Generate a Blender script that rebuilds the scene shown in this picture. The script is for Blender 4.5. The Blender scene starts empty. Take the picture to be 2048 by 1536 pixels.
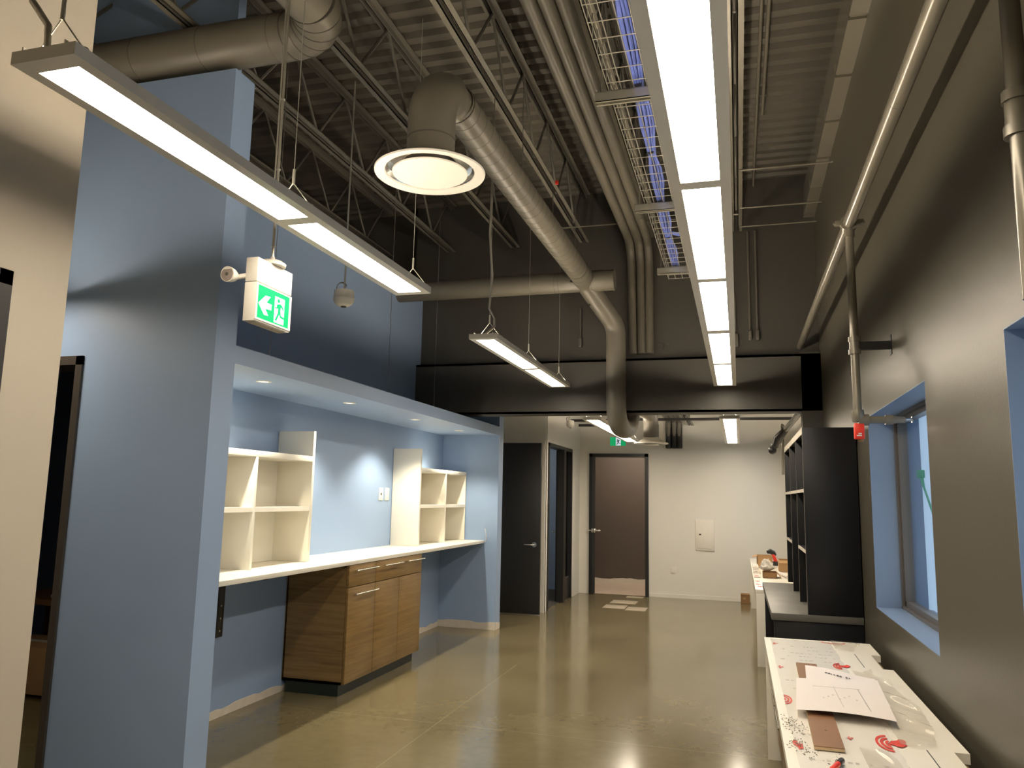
import bpy, bmesh, math, random
from mathutils import Vector, Matrix
random.seed(7)
PI = math.pi
S = bpy.context.scene
COL = S.collection

# ------------------------------------------------------------------ camera, world, exposure
def camera():
    yaw, pitch, roll = 0.28467741, 0.14350565, 0.02034004
    cy, sy, cp, sp = math.cos(yaw), math.sin(yaw), math.cos(pitch), math.sin(pitch)
    fwd = Vector((-sy*cp, cy*cp, sp)); r0 = Vector((cy, sy, 0)); u0 = r0.cross(fwd)
    r = math.cos(roll)*r0 + math.sin(roll)*u0
    u = -math.sin(roll)*r0 + math.cos(roll)*u0
    cd = bpy.data.cameras.new('camera'); cd.sensor_width = 36.0
    cd.lens = 36.0*1551.5/2048.0; cd.clip_start = 0.02; cd.clip_end = 200
    co = bpy.data.objects.new('camera', cd); COL.objects.link(co)
    m = Matrix(((r.x, u.x, -fwd.x, 0), (r.y, u.y, -fwd.y, 0), (r.z, u.z, -fwd.z, 1.47), (0, 0, 0, 1)))
    co.matrix_world = m
    S.camera = co
camera()

w = bpy.data.worlds.new('daylight'); S.world = w; w.use_nodes = True
bg = w.node_tree.nodes['Background']
bg.inputs[0].default_value = (0.52, 0.68, 0.90, 1); bg.inputs[1].default_value = 1.4

S.view_settings.view_transform = 'Standard'
S.view_settings.look = 'None'
S.view_settings.exposure = 0.0
S.view_settings.gamma = 1.0
S.view_settings.use_curve_mapping = False
S.cycles.use_denoising = True
S.cycles.max_bounces = 10
S.cycles.diffuse_bounces = 6

L_DOWN = 31.0        # linear pendant lights: lower lens
L_UP = 116.0          # linear pendant lights: upper opening
LIGHT_RGB = (1.0, 0.87, 0.69)

def lamp(name, kind, loc, power, color, label, size=0.03, spot=None, rot=(0, 0, 0), blend=0.5, cat='lamp', parent=None):
    ld = bpy.data.lights.new(name, kind); ld.energy = power; ld.color = color
    if kind in ('SPOT', 'POINT'): ld.shadow_soft_size = size
    if kind == 'SPOT': ld.spot_size = spot; ld.spot_blend = blend
    o = bpy.data.objects.new(name, ld); COL.objects.link(o)
    o.location = loc; o.rotation_euler = rot
    if parent:
        o.parent = parent; o.location = Vector(loc) - wloc(parent)
    return o

# ------------------------------------------------------------------ materials
def new_mat(name):
    m = bpy.data.materials.new(name); m.use_nodes = True
    nt = m.node_tree
    return m, nt, nt.nodes['Principled BSDF']
def paint(name, rgb, rough=0.5, var=0.06, scale=3.0, bump=0.0, bscale=60, spec=0.5, metal=0.0, coat=0.0):
    m, nt, b = new_mat(name)
    b.inputs['Roughness'].default_value = rough; b.inputs['Metallic'].default_value = metal
    b.inputs['Specular IOR Level'].default_value = spec
    b.inputs['Coat Weight'].default_value = coat
    tc = nt.nodes.new('ShaderNodeTexCoord'); no = nt.nodes.new('ShaderNodeTexNoise')
    no.inputs['Scale'].default_value = scale; no.inputs['Detail'].default_value = 4
    nt.links.new(tc.outputs['Object'], no.inputs['Vector'])
    mr = nt.nodes.new('ShaderNodeMapRange')
    mr.inputs[3].default_value = 1-var; mr.inputs[4].default_value = 1+var
    nt.links.new(no.outputs['Fac'], mr.inputs[0])
    mx = nt.nodes.new('ShaderNodeVectorMath'); mx.operation = 'SCALE'
    mx.inputs[0].default_value = rgb
    nt.links.new(mr.outputs[0], mx.inputs['Scale'])
    nt.links.new(mx.outputs[0], b.inputs['Base Color'])
    if bump:
        n2 = nt.nodes.new('ShaderNodeTexNoise'); n2.inputs['Scale'].default_value = bscale
        n2.inputs['Detail'].default_value = 3
        nt.links.new(tc.outputs['Object'], n2.inputs['Vector'])
        bp = nt.nodes.new('ShaderNodeBump'); bp.inputs['Strength'].default_value = bump
        bp.inputs['Distance'].default_value = 0.01
        nt.links.new(n2.outputs['Fac'], bp.inputs['Height']); nt.links.new(bp.outputs[0], b.inputs['Normal'])
    return m
def emit(name, rgb, s):
    m, nt, b = new_mat(name)
    b.inputs['Base Color'].default_value = (*rgb, 1)
    b.inputs['Emission Color'].default_value = (*rgb, 1); b.inputs['Emission Strength'].default_value = s
    return m
def wood(name, c1, c2, axis='Y', scale=1.0, rough=0.4):
    m, nt, b = new_mat(name); b.inputs['Roughness'].default_value = rough
    tc = nt.nodes.new('ShaderNodeTexCoord'); mp = nt.nodes.new('ShaderNodeMapping')
    st = {'Y': (26, 1.2, 26), 'X': (1.2, 26, 26), 'Z': (26, 26, 1.2)}[axis]
    mp.inputs['Scale'].default_value = [v*scale for v in st]
    no = nt.nodes.new('ShaderNodeTexNoise'); no.inputs['Scale'].default_value = 1.6
    no.inputs['Detail'].default_value = 8; no.inputs['Distortion'].default_value = 0.6
    n2 = nt.nodes.new('ShaderNodeTexNoise'); n2.inputs['Scale'].default_value = 9
    n2.inputs['Detail'].default_value = 4
    ad = nt.nodes.new('ShaderNodeMath'); ad.operation = 'MULTIPLY_ADD'; ad.inputs[1].default_value = 0.3
    cr = nt.nodes.new('ShaderNodeValToRGB')
    cr.color_ramp.elements[0].position = 0.42; cr.color_ramp.elements[1].position = 0.82
    cr.color_ramp.elements[0].color = (*c1, 1); cr.color_ramp.elements[1].color = (*c2, 1)
    nt.links.new(tc.outputs['Object'], mp.inputs[0]); nt.links.new(mp.outputs[0], no.inputs['Vector'])
    nt.links.new(mp.outputs[0], n2.inputs['Vector'])
    nt.links.new(n2.outputs['Fac'], ad.inputs[0]); nt.links.new(no.outputs['Fac'], ad.inputs[2])
    nt.links.new(ad.outputs[0], cr.inputs[0]); nt.links.new(cr.outputs[0], b.inputs['Base Color'])
    return m
def glassy(name, tint, refl=0.08, alpha=0.0):
    m = bpy.data.materials.new(name); m.use_nodes = True; nt = m.node_tree; nt.nodes.clear()
    out = nt.nodes.new('ShaderNodeOutputMaterial'); tr = nt.nodes.new('ShaderNodeBsdfTransparent')
    gl = nt.nodes.new('ShaderNodeBsdfGlossy'); mx = nt.nodes.new('ShaderNodeMixShader')
    lw = nt.nodes.new('ShaderNodeLayerWeight'); lw.inputs['Blend'].default_value = 0.5
    pw = nt.nodes.new('ShaderNodeMath'); pw.operation = 'POWER'; pw.inputs[1].default_value = 5.0
    fr = nt.nodes.new('ShaderNodeMath'); fr.operation = 'MULTIPLY_ADD'; fr.inputs[1].default_value = 0.9; fr.inputs[2].default_value = 0.04
    nt.links.new(lw.outputs['Facing'], pw.inputs[0]); nt.links.new(pw.outputs[0], fr.inputs[0])
    tr.inputs[0].default_value = (*tint, 1); gl.inputs['Roughness'].default_value = 0.02
    nt.links.new(fr.outputs[0], mx.inputs[0]); nt.links.new(tr.outputs[0], mx.inputs[1])
    nt.links.new(gl.outputs[0], mx.inputs[2]); nt.links.new(mx.outputs[0], out.inputs[0])
    return m
def floor_mat():
    m, nt, b = new_mat('polished_concrete')
    N = nt.nodes.new; Lk = nt.links.new
    tc = N('ShaderNodeTexCoord')
    n1 = N('ShaderNodeTexNoise'); n1.inputs['Scale'].default_value = 1.1; n1.inputs['Detail'].default_value = 6
    n2 = N('ShaderNodeTexNoise'); n2.inputs['Scale'].default_value = 14; n2.inputs['Detail'].default_value = 6
    Lk(tc.outputs['Object'], n1.inputs['Vector']); Lk(tc.outputs['Object'], n2.inputs['Vector'])
    ad = N('ShaderNodeMath'); ad.operation = 'MULTIPLY_ADD'; ad.inputs[1].default_value = 0.35
    Lk(n2.outputs['Fac'], ad.inputs[0]); Lk(n1.outputs['Fac'], ad.inputs[2])
    cr = N('ShaderNodeValToRGB')
    cr.color_ramp.elements[0].position = 0.45; cr.color_ramp.elements[1].position = 0.9
    cr.color_ramp.elements[0].color = (0.130, 0.107, 0.056, 1); cr.color_ramp.elements[1].color = (0.190, 0.158, 0.088, 1)
    Lk(ad.outputs[0], cr.inputs[0])
    # saw-cut control joints (one along the hall, two across), lighter filler
    sx = N('ShaderNodeSeparateXYZ'); Lk(tc.outputs['Object'], sx.inputs[0])
    def line(sock, pos, half):
        a = N('ShaderNodeMath'); a.operation = 'SUBTRACT'; a.inputs[1].default_value = pos; Lk(sock, a.inputs[0])
        c = N('ShaderNodeMath'); c.operation = 'ABSOLUTE'; Lk(a.outputs[0], c.inputs[0])
        d = N('ShaderNodeMath'); d.operation = 'LESS_THAN'; d.inputs[1].default_value = half; Lk(c.outputs[0], d.inputs[0])
        return d.outputs[0]
    l1 = line(sx.outputs['X'], -1.915, 0.0035); l2 = line(sx.outputs['Y'], 4.97, 0.003); l3 = line(sx.outputs['Y'], 10.15, 0.003)
    m1 = N('ShaderNodeMath'); m1.operation = 'MAXIMUM'; Lk(l1, m1.inputs[0]); Lk(l2, m1.inputs[1])
    m2 = N('ShaderNodeMath'); m2.operation = 'MAXIMUM'; Lk(m1.outputs[0], m2.inputs[0]); Lk(l3, m2.inputs[1])
    mm = N('ShaderNodeMath'); mm.operation = 'MULTIPLY'; mm.inputs[1].default_value = 0.55; Lk(m2.outputs[0], mm.inputs[0])
    mx = N('ShaderNodeMix'); mx.data_type = 'RGBA'
    Lk(mm.outputs[0], mx.inputs[0]); Lk(cr.outputs[0], mx.inputs[6]); mx.inputs[7].default_value = (0.26, 0.24, 0.15, 1)
    Lk(mx.outputs[2], b.inputs['Base Color'])
    mr = N('ShaderNodeMapRange'); mr.inputs[3].default_value = 0.10; mr.inputs[4].default_value = 0.20
    Lk(n1.outputs['Fac'], mr.inputs[0]); Lk(mr.outputs[0], b.inputs['Roughness'])
    b.inputs['Specular IOR Level'].default_value = 0.7
    bp = N('ShaderNodeBump'); bp.inputs['Strength'].default_value = 0.02; bp.inputs['Distance'].default_value = 0.01
    Lk(n2.outputs['Fac'], bp.inputs['Height']); Lk(bp.outputs[0], b.inputs['Normal'])
    return m

M = {}
M['floor'] = floor_mat()
M['charcoal'] = paint('charcoal_wall_paint', (0.080, 0.071, 0.053), 0.36, 0.05, 2.0, 0.05, 90)
M['black_wall'] = paint('black_wall_paint', (0.060, 0.055, 0.046), 0.5, 0.08, 2.0, 0.05, 80)
M['blue'] = paint('blue_wall_paint', (0.272, 0.375, 0.56), 0.45, 0.03, 2.0, 0.04, 120)
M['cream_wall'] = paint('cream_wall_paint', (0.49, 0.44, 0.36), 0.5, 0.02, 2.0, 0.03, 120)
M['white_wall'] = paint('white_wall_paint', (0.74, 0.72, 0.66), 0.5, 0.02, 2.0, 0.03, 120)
M['ceil'] = paint('dark_deck_paint', (0.092, 0.080, 0.062), 0.5, 0.12, 3.0)
M['steel_paint'] = paint('painted_steel', (0.115, 0.105, 0.085), 0.42, 0.08, 4.0)
M['duct'] = paint('duct_paint', (0.135, 0.122, 0.095), 0.4, 0.06, 5.0, 0.02, 60)
M['duct_seam'] = paint('duct_seam', (0.075, 0.067, 0.053), 0.5)
M['pipe'] = paint('pipe_paint', (0.21, 0.19, 0.15), 0.24, 0.06, 6.0, metal=0.25)
M['black'] = paint('black_paint', (0.014, 0.014, 0.015), 0.4, 0.1)
M['black_lam'] = paint('black_laminate', (0.008, 0.0085, 0.011), 0.4, 0.1, spec=0.3)
M['grey_lam'] = paint('dusty_black_worktop', (0.105, 0.10, 0.088), 0.45, 0.35, 5.0)
M['white_lam'] = paint('white_laminate', (0.80, 0.765, 0.675), 0.35, 0.02)
M['white_metal'] = paint('white_enamel', (0.78, 0.74, 0.66), 0.35, 0.02)
M['frame'] = paint('silver_grey_frame', (0.78, 0.74, 0.66), 0.35, 0.03)
M['reveal'] = paint('grey_reveal_paint', (0.17, 0.235, 0.35), 0.45, 0.03)
M['alu'] = paint('bronze_aluminium', (0.13, 0.115, 0.10), 0.35, 0.05, metal=0.3)
M['chrome'] = paint('brushed_chrome', (0.75, 0.74, 0.70), 0.22, 0.03, metal=1.0)
M['galv'] = paint('galvanised_steel', (0.62, 0.60, 0.53), 0.32, 0.08, 20, metal=0.9)
M['wire'] = paint('steel_wire', (0.55, 0.53, 0.46), 0.3, metal=0.7)
M['cable'] = paint('blue_cable_jacket', (0.07, 0.105, 0.35), 0.45)
M['oak'] = wood('oak_veneer', (0.165, 0.094, 0.030), (0.275, 0.175, 0.062), 'Y')
M['oak_side'] = wood('oak_veneer_side', (0.155, 0.088, 0.028), (0.26, 0.165, 0.058), 'X')
M['toe'] = paint('dark_green_toe_kick', (0.010, 0.018, 0.013), 0.35)
M['brown'] = paint('brown_wall_paint', (0.085, 0.063, 0.050), 0.55, 0.08)
M['plaster'] = paint('bare_plaster', (0.62, 0.56, 0.47), 0.8, 0.12, 18)
M['plank'] = wood('vinyl_plank', (0.44, 0.33, 0.26), (0.60, 0.48, 0.39), 'X', 0.7, 0.3)
M['tile'] = paint('pale_tile', (0.36, 0.30, 0.22), 0.45, 0.06)
M['carpet'] = paint('dark_carpet', (0.05, 0.048, 0.045), 0.95, 0.4, 60, 0.4, 300)
M['card'] = paint('cardboard', (0.42, 0.25, 0.115), 0.8, 0.1, 6)
M['card2'] = paint('cardboard_dark', (0.27, 0.145, 0.06), 0.8, 0.1, 6)
M['red'] = paint('red_ink', (0.62, 0.045, 0.028), 0.5, 0.1, 20)
M['redplastic'] = paint('red_tag_plastic', (0.75, 0.035, 0.015), 0.4, 0.05)
M['green'] = paint('green_tape', (0.01, 0.33, 0.12), 0.5)
M['board'] = paint('brown_board', (0.22, 0.105, 0.048), 0.5, 0.1, 8)
M['ply'] = paint('plywood_edge', (0.50, 0.36, 0.20), 0.7, 0.15, 40)
M['paper'] = paint('paper', (0.70, 0.64, 0.61), 0.7, 0.02)
M['ink'] = paint('printed_ink', (0.05, 0.05, 0.06), 0.6)
M['faint'] = paint('faint_print', (0.50, 0.46, 0.44), 0.6, 0.2, 40)
M['film'] = paint('protective_film', (0.79, 0.765, 0.70), 0.22, 0.03, 12)
M['dust'] = paint('sawdust_debris', (0.26, 0.24, 0.20), 0.9, 0.7, 90)
M['lens'] = emit('light_lens', LIGHT_RGB, L_DOWN)
M['uplens'] = emit('light_top_lens', LIGHT_RGB, L_UP)
M['dlens'] = emit('downlight_lens', (1.0, 0.93, 0.80), 12.0)
M['signgreen'] = emit('sign_green', (0.010, 0.36, 0.13), 0.75)
M['signwhite'] = emit('sign_white', (0.72, 0.78, 0.92), 0.72)
M['glass'] = glassy('window_glass', (0.93, 0.97, 0.98))
M['darkglass'] = glassy('sidelight_glass', (0.35, 0.36, 0.36))
M['plastic'] = None
def plastic():
    m = bpy.data.materials.new('clear_polythene'); m.use_nodes = True; nt = m.node_tree; nt.nodes.clear()
    out = nt.nodes.new('ShaderNodeOutputMaterial'); tr = nt.nodes.new('ShaderNodeBsdfTransparent')
    gl = nt.nodes.new('ShaderNodeBsdfPrincipled'); mx = nt.nodes.new('ShaderNodeMixShader')
    gl.inputs['Base Color'].default_value = (0.62, 0.58, 0.50, 1); gl.inputs['Roughness'].default_value = 0.15
    tr.inputs[0].default_value = (0.95, 0.94, 0.92, 1); mx.inputs[0].default_value = 0.26
    nt.links.new(tr.outputs[0], mx.inputs[1]); nt.links.new(gl.outputs[0], mx.inputs[2]); nt.links.new(mx.outputs[0], out.inputs[0])
    return m
M['plastic'] = plastic()

# ------------------------------------------------------------------ geometry helpers
def BM(): return bmesh.new()
def box(bm, lo, hi, bev=0.0):
    lo = Vector(lo); hi = Vector(hi)
    vs = [bm.verts.new((x, y, z)) for x in (lo.x, hi.x) for y in (lo.y, hi.y) for z in (lo.z, hi.z)]
    q = [(0, 1, 3, 2), (4, 6, 7, 5), (0, 4, 5, 1), (2, 3, 7, 6), (0, 2, 6, 4), (1, 5, 7, 3)]
    fs = [bm.faces.new([vs[i] for i in f]) for f in q]
    if bev > 0:
        es = list({e for f in fs for e in f.edges})
        bmesh.ops.bevel(bm, geom=es, offset=bev, segments=2, affect='EDGES', profile=0.5)
    return bm
def ring_frame(d):
    d = d.normalized(); a = Vector((0, 0, 1)) if abs(d.z) < 0.9 else Vector((1, 0, 0))
    u = d.cross(a).normalized(); return u, d.cross(u).normalized()
def tube(bm, pts, r, seg=12, caps=True, smooth=True):
    pts = [Vector(p) for p in pts]; n = len(pts)
    rs = r if isinstance(r, (list, tuple)) else [r]*n
    rings = []; u = v = None
    for i, p in enumerate(pts):
        if i == 0: d = pts[1]-pts[0]
        elif i == n-1: d = pts[-1]-pts[-2]
        else: d = (pts[i]-pts[i-1]).normalized()+(pts[i+1]-pts[i]).normalized()
        d.normalize()
        if u is None: u, v = ring_frame(d)
        else:
            u = (u-d*u.dot(d)).normalized(); v = d.cross(u).normalized()
        rings.append([bm.verts.new(p+(u*math.cos(2*PI*k/seg)+v*math.sin(2*PI*k/seg))*rs[i]) for k in range(seg)])
    for a, b in zip(rings, rings[1:]):
        for k in range(seg):
            f = bm.faces.new((a[k], a[(k+1) % seg], b[(k+1) % seg], b[k])); f.smooth = smooth
    if caps:
        bm.faces.new(list(reversed(rings[0]))); bm.faces.new(rings[-1])
    return bm
def lathe(bm, c, prof, seg=32, axis='Z', caps=True):
    c = Vector(c); rings = []
    for r, h in prof:
        ring = []
        for k in range(seg):
            a = 2*PI*k/seg; x, y = r*math.cos(a), r*math.sin(a)
            o = {'Z': (x, y, h), 'Y': (x, h, y), 'X': (h, x, y)}[axis]
            ring.append(bm.verts.new(c+Vector(o)))
        rings.append(ring)
    for a, b in zip(rings, rings[1:]):
        for k in range(seg):
            f = bm.faces.new((a[k], a[(k+1) % seg], b[(k+1) % seg], b[k])); f.smooth = True
    if caps and prof[0][0] > 0: bm.faces.new(list(reversed(rings[0])))
    if caps and prof[-1][0] > 0: bm.faces.new(rings[-1])
    return bm
def prism(bm, poly, ax, a, b):
    """extrude a 2-D polygon along axis ax (0/1/2) from a to b"""
    def P(p, t):
        l = list(p); l.insert(ax, t); return l
    v0 = [bm.verts.new(P(p, a)) for p in poly]; v1 = [bm.verts.new(P(p, b)) for p in poly]
    n = len(poly)
    bm.faces.new(v0); bm.faces.new(list(reversed(v1)))
    for i in range(n): bm.faces.new((v0[i], v0[(i+1) % n], v1[(i+1) % n], v1[i]))
    return bm
def arc(c, r, u, v, a0, a1, n=10):
    c, u, v = Vector(c), Vector(u), Vector(v)
    return [c+(u*math.cos(a0+(a1-a0)*i/n)+v*math.sin(a0+(a1-a0)*i/n))*r for i in range(n+1)]

def wloc(o):
    p = Vector((0, 0, 0))
    while o: p = p+o.location; o = o.parent
    return p
def obj(name, bm, mat, parent=None, label=None, origin=None):
    bmesh.ops.recalc_face_normals(bm, faces=bm.faces[:])
    me = bpy.data.meshes.new(name)
    if parent is not None: off = wloc(parent)
    else:
        xs = [v.co for v in bm.verts]
        off = Vector(origin) if origin else Vector(((min(v.x for v in xs)+max(v.x for v in xs))/2, (min(v.y for v in xs)+max(v.y for v in xs))/2, min(v.z for v in xs)))
    for v in bm.verts: v.co -= off
    bm.to_mesh(me); bm.free()
    me.set_sharp_from_angle(angle=math.radians(38))
    mats = mat if isinstance(mat, (list, tuple)) else [mat]
    for m in mats: me.materials.append(m)
    o = bpy.data.objects.new(name, me); COL.objects.link(o)
    if parent is not None: o.parent = parent
    else: o.location = off
    if label: o['label'] = label
    return o
def thing(name, loc, label, cat, group=None):
    o = bpy.data.objects.new(name, None); COL.objects.link(o); o.location = loc
    o.empty_display_size = 0.05
    o['label'] = label; o['category'] = cat
    if group: o['group'] = group
    return o
def tag(o, label, cat, group=None, kind=None):
    o['label'] = label; o['category'] = cat
    if group: o['group'] = group
    if kind: o['kind'] = kind
    return o
def struct(name, bm, mat, label=None, origin=(0, 0, 0)):
    o = obj(name, bm, mat, origin=origin); o['kind'] = 'structure'
    o['category'] = name.split('_')[0]
    o['label'] = label or name.replace('_', ' ')
    return o
def bx(*boxes, bev=0.0):
    bm = BM()
    for lo, hi in boxes: box(bm, lo, hi, bev)
    return bm
def tb(pts, r, seg=10): return tube(BM(), pts, r, seg)

# ------------------------------------------------------------------ setting
XR = 0.755            # right wall face
ZD = 4.64             # roof deck underside (hall)
struct('floor', bx(((-7, -2.2, -0.1), (1.6, 12.3, 0))), M['floor'], 'polished tan concrete floor with saw-cut joints')
struct('floor', bx(((-5, 12.3, -0.1), (1.6, 16, 0.0))), M['plank'], 'pinkish vinyl plank floor of the room beyond the far door')
struct('floor', bx(((-4.4, 9.96, 0), (-2.47, 12.5, 0.006))), M['carpet'], 'dark carpet floor of the side office')

def deck(name, x0, x1, y0, y1, z, label):
    bm = BM(); p = 0.152; prof = []; y = y0
    while y < y1:
        prof += [(y, z), (y+0.062, z), (y+0.082, z+0.038), (y+0.132, z+0.038)]; y += p
    prof.append((y1+0.15, z))
    a = [bm.verts.new((x0, q[0], q[1])) for q in prof]; b = [bm.verts.new((x1, q[0], q[1])) for q in prof]
    for i in range(len(prof)-1): bm.faces.new((a[i], a[i+1], b[i+1], b[i]))
    box(bm, (x0, y0, z+0.045), (x1, y1+0.15, z+0.08))
    return struct(name, bm, M['ceil'], label)
deck('ceiling', -7, 1.1, -2.2, 7.85, ZD, 'dark painted corrugated steel roof deck')
deck('ceiling', -4.6, 1.1, 7.85, 12.4, 3.02, 'low corrugated deck beyond the black beam')

def wall_with_holes(x0, x1, y0, y1, z0, z1, holes):
    """wall slab spanning y0..y1, rectangular holes (ya, yb, za, zb)"""
    bm = BM(); y = y0
    for ya, yb, za, zb in sorted(holes):
        box(bm, (x0, y, z0), (x1, ya, z1))
        if za > z0: box(bm, (x0, ya, z0), (x1, yb, za))
        box(bm, (x0, ya, zb), (x1, yb, z1)); y = yb
    box(bm, (x0, y, z0), (x1, y1, z1))
    return bm
ZS, ZH = 0.87, 1.985
WIN = [(1.05, 2.54, ZS, ZH), (3.555, 5.06, ZS, ZH)]
struct('wall_right', wall_with_holes(XR, 1.02, -2.2, 7.86, 0, 4.75, WIN), M['charcoal'], 'charcoal painted right wall with windows')
struct('wall_right', wall_with_holes(XR, 1.02, 7.86, 12.4, 0, 3.1, [(10.5, 11.9, ZS, ZH)]), M['white_wall'], 'white right wall beyond the black beam')
struct('trim_1', bx(((0.58, 7.6, 0), (XR, 7.8, 2.86))), M['black_wall'], 'black wall stub at the right end of the beam')
struct('wall_back', bx(((-2.6, -2.3, 0), (XR, -2.2, 4.75))), M['white_wall'], 'white wall behind the camera')
# black beam and the wall above it
struct('trim_2', bx(((-3.3, 7.6, 2.305), (XR, 7.63, 2.842)), ((-3.3, 7.6, 2.305), (XR, 7.86, 2.325)), ((-3.3, 7.6, 2.82), (XR, 7.74, 2.842)), ((-3.3, 7.7, 2.325), (XR, 7.73, 2.82))), M['black_wall'], 'black beam across the hall')
struct('wall_back_left', bx(((-7.1, 7.86, 0), (-3.4, 7.96, 4.75))), M['black_wall'], 'dark wall closing the roof space behind the niche')
struct('wall_far', bx(((-3.4, 7.72, 2.842), (XR, 7.86, 4.75))), M['black_wall'], 'black wall above the beam')
# blue niche
struct('wall_left', bx(((-3.5, 3.4, 0), (-2.62, 3.575, 3.78)), ((-4.45, 3.4, 2.16), (-3.5, 3.575, 3.78)), ((-7, 3.4, 0), (-4.45, 3.575, 3.78))), M['blue'], 'blue wall end and pier facing the camera')
struct('wall_left_upper', bx(((-7, 3.59, 3.79), (-2.78, 3.66, 4.64))), M['blue'], 'blue-grey infill wall over the large duct')
struct('wall_niche', bx(((-3.4, 3.575, 0), (-3.3, 7.72, 3.76)), ((-3.4, 7.72, 0), (-3.3, 8.48, 3.1))), M['blue'], 'blue wall at the back of the desk niche')
struct('wall_niche_end', bx(((-3.4, 8.48, 0), (-2.62, 8.645, 3.1))), M['blue'], 'blue return wall at the far end of the desk niche')
def soffit():
    bm = BM(); holes = [4.216, 5.352, 6.631, 7.816]; r = 0.036; xc = -2.868
    box(bm, (-3.3, 3.575, 2.2), (-2.62, 8.48, 2.255))
    # underside with round openings for the downlights
    y = 3.575
    for c in holes:
        box(bm, (-3.3, y, 2.155), (-2.62, c-r, 2.2))
        box(bm, (-3.3, c-r, 2.155), (xc-r, c+r, 2.2)); box(bm, (xc+r, c-r, 2.155), (-2.62, c+r, 2.2)); y = c+r
    box(bm, (-3.3, y, 2.155), (-2.62, 8.48, 2.2))
    return bm
struct('trim_3', soffit(), M['blue'], 'blue soffit over the desk niche')
def ragged(pts, name, label, ax):
    """thin unpainted strip left along the foot of a wall; pts=(s,height)"""
    bm = BM()
    return bm
def base_strip(x, y0, y1, side, hmin, hmax, seed, along='Y'):
    rnd = random.Random(seed); bm = BM(); n = max(6, int(abs(y1-y0)/0.07)); top = []; h = (hmin+hmax)/2
    for i in range(n+1):
        h = min(hmax, max(hmin, h+rnd.uniform(-0.014, 0.014))); top.append(h)
    t = 0.003
    for i in range(n):
        a = y0+(y1-y0)*i/n; b = y0+(y1-y0)*(i+1)/n
        def q(s, z, d): return (x+d*side, s, z) if along == 'Y' else (s, x+d*side, z)
        vs = [bm.verts.new(q(a, 0, t)), bm.verts.new(q(b, 0, t)), bm.verts.new(q(b, top[i+1], t)), bm.verts.new(q(a, top[i], t)), bm.verts.new(q(b, top[i+1], 0)), bm.verts.new(q(a, top[i], 0))]
        bm.faces.new(vs[:4]); bm.faces.new((vs[3], vs[2], vs[4], vs[5]))
    return bm
struct('baseboard_niche', base_strip(-3.3, 3.58, 8.48, 1, 0.03, 0.06, 3), M['plaster'], 'ragged bare plaster strip along the foot of the niche wall')
struct('baseboard_niche_end', base_strip(8.48, -3.3, -2.62, -1, 0.05, 0.085, 5, 'X'), M['plaster'], 'ragged bare plaster strip at the far end of the niche')
struct('baseboard_pier', base_strip(-2.62, 8.48, 8.645, 1, 0.06, 0.08, 6), M['plaster'], 'bare plaster strip at the foot of the far pier')
# white wall at the left of the camera
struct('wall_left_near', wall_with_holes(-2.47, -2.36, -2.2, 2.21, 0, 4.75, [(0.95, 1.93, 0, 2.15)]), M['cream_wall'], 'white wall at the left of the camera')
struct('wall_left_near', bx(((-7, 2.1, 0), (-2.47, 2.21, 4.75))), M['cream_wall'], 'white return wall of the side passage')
struct('wall_passage', bx(((-7.1, 2.1, 0), (-7, 7.9, 4.75))), M['white_wall'], 'end wall of the side passage')
struct('wall_store', bx(((-7, 6.4, 0), (-5.02, 6.5, 4.75)), ((-5.02, 6.4, 0), (-3.4, 6.5, 3.76))), M['blue'], 'back wall of the dark store room')
struct('ceiling', bx(((-7, 3.575, 2.7), (-3.4, 6.4, 2.76))), M['ceil'], 'low ceiling of the dark store room')  # added lid, out of view, stops uplight spilling into the store
# far rooms
struct('wall_lobby', bx(((-3.5, 8.645, 0), (-3.4, 9.95, 3.1))), M['white_wall'], 'white wall beside the open black door')
struct('wall_lobby', bx(((-3.5, 9.95, 0), (-2.43, 10.02, 3.1))), M['white_wall'], 'white wall behind the open black door')
struct('wall_left_far', wall_with_holes(-2.53, -2.43, 9.98, 12.25, 0, 3.1, [(10.09, 11.62, 0, 2.19)]), M['white_wall'], 'white left wall with the office doorway')
struct('wall_office', bx(((-4.5, 12.45, 0), (-2.5, 12.55, 3.1)), ((-4.5, 9.95, 0), (-4.4, 12.5, 3.1)), ((-4.4, 9.9, 0), (-3.4, 9.96, 3.1))), M['blue'], 'blue walls of the side office')
def far_wall():
    bm = BM(); x = [(-2.53, -2.265), (-1.345, 1.02)]
    for a, b in x: box(bm, (a, 12.25, 0), (b, 12.38, 3.1))
    box(bm, (-2.265, 12.25, 2.165), (-1.345, 12.38, 3.1)); return bm
struct('wall_end', far_wall(), M['white_wall'], 'white end wall of the hall')
struct('baseboard_end', bx(((-1.34, 12.235, 0), (XR, 12.25, 0.055))), M['white_wall'], 'low white baseboard on the end wall')
struct('wall_beyond', bx(((-4, 14.0, 0), (1.2, 14.1, 3))), M['brown'], 'dark brown wall of the room beyond the far door')
struct('wall_beyond', bx(((-4.1, 12.38, 0), (-4, 14.1, 3)), ((1.2, 12.38, 0), (1.3, 14.1, 3)), ((-4.1, 12.38, 3), (1.3, 14.1, 3.1))), M['brown'], 'enclosing walls of the room beyond the far door')
struct('baseboard_beyond', base_strip(14.0, -3.5, -0.5, -1, 0.06, 0.13, 9, 'X'), M['plaster'], 'ragged bare strip at the foot of the brown wall')

# roof ledge along the right wall, with dark joints
bm = BM(); y = -2.0; ys = [-1.92+0.635*i for i in range(16)]
for a in ys: box(bm, (0.655, a+0.02, 4.2), (XR, min(a+0.615, 7.7), 4.3))
box(bm, (0.665, -2.2, 4.215), (XR, 7.72, 4.5))
struct('trim_4', bm, M['pipe'], 'ledge along the top of the right wall')

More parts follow.
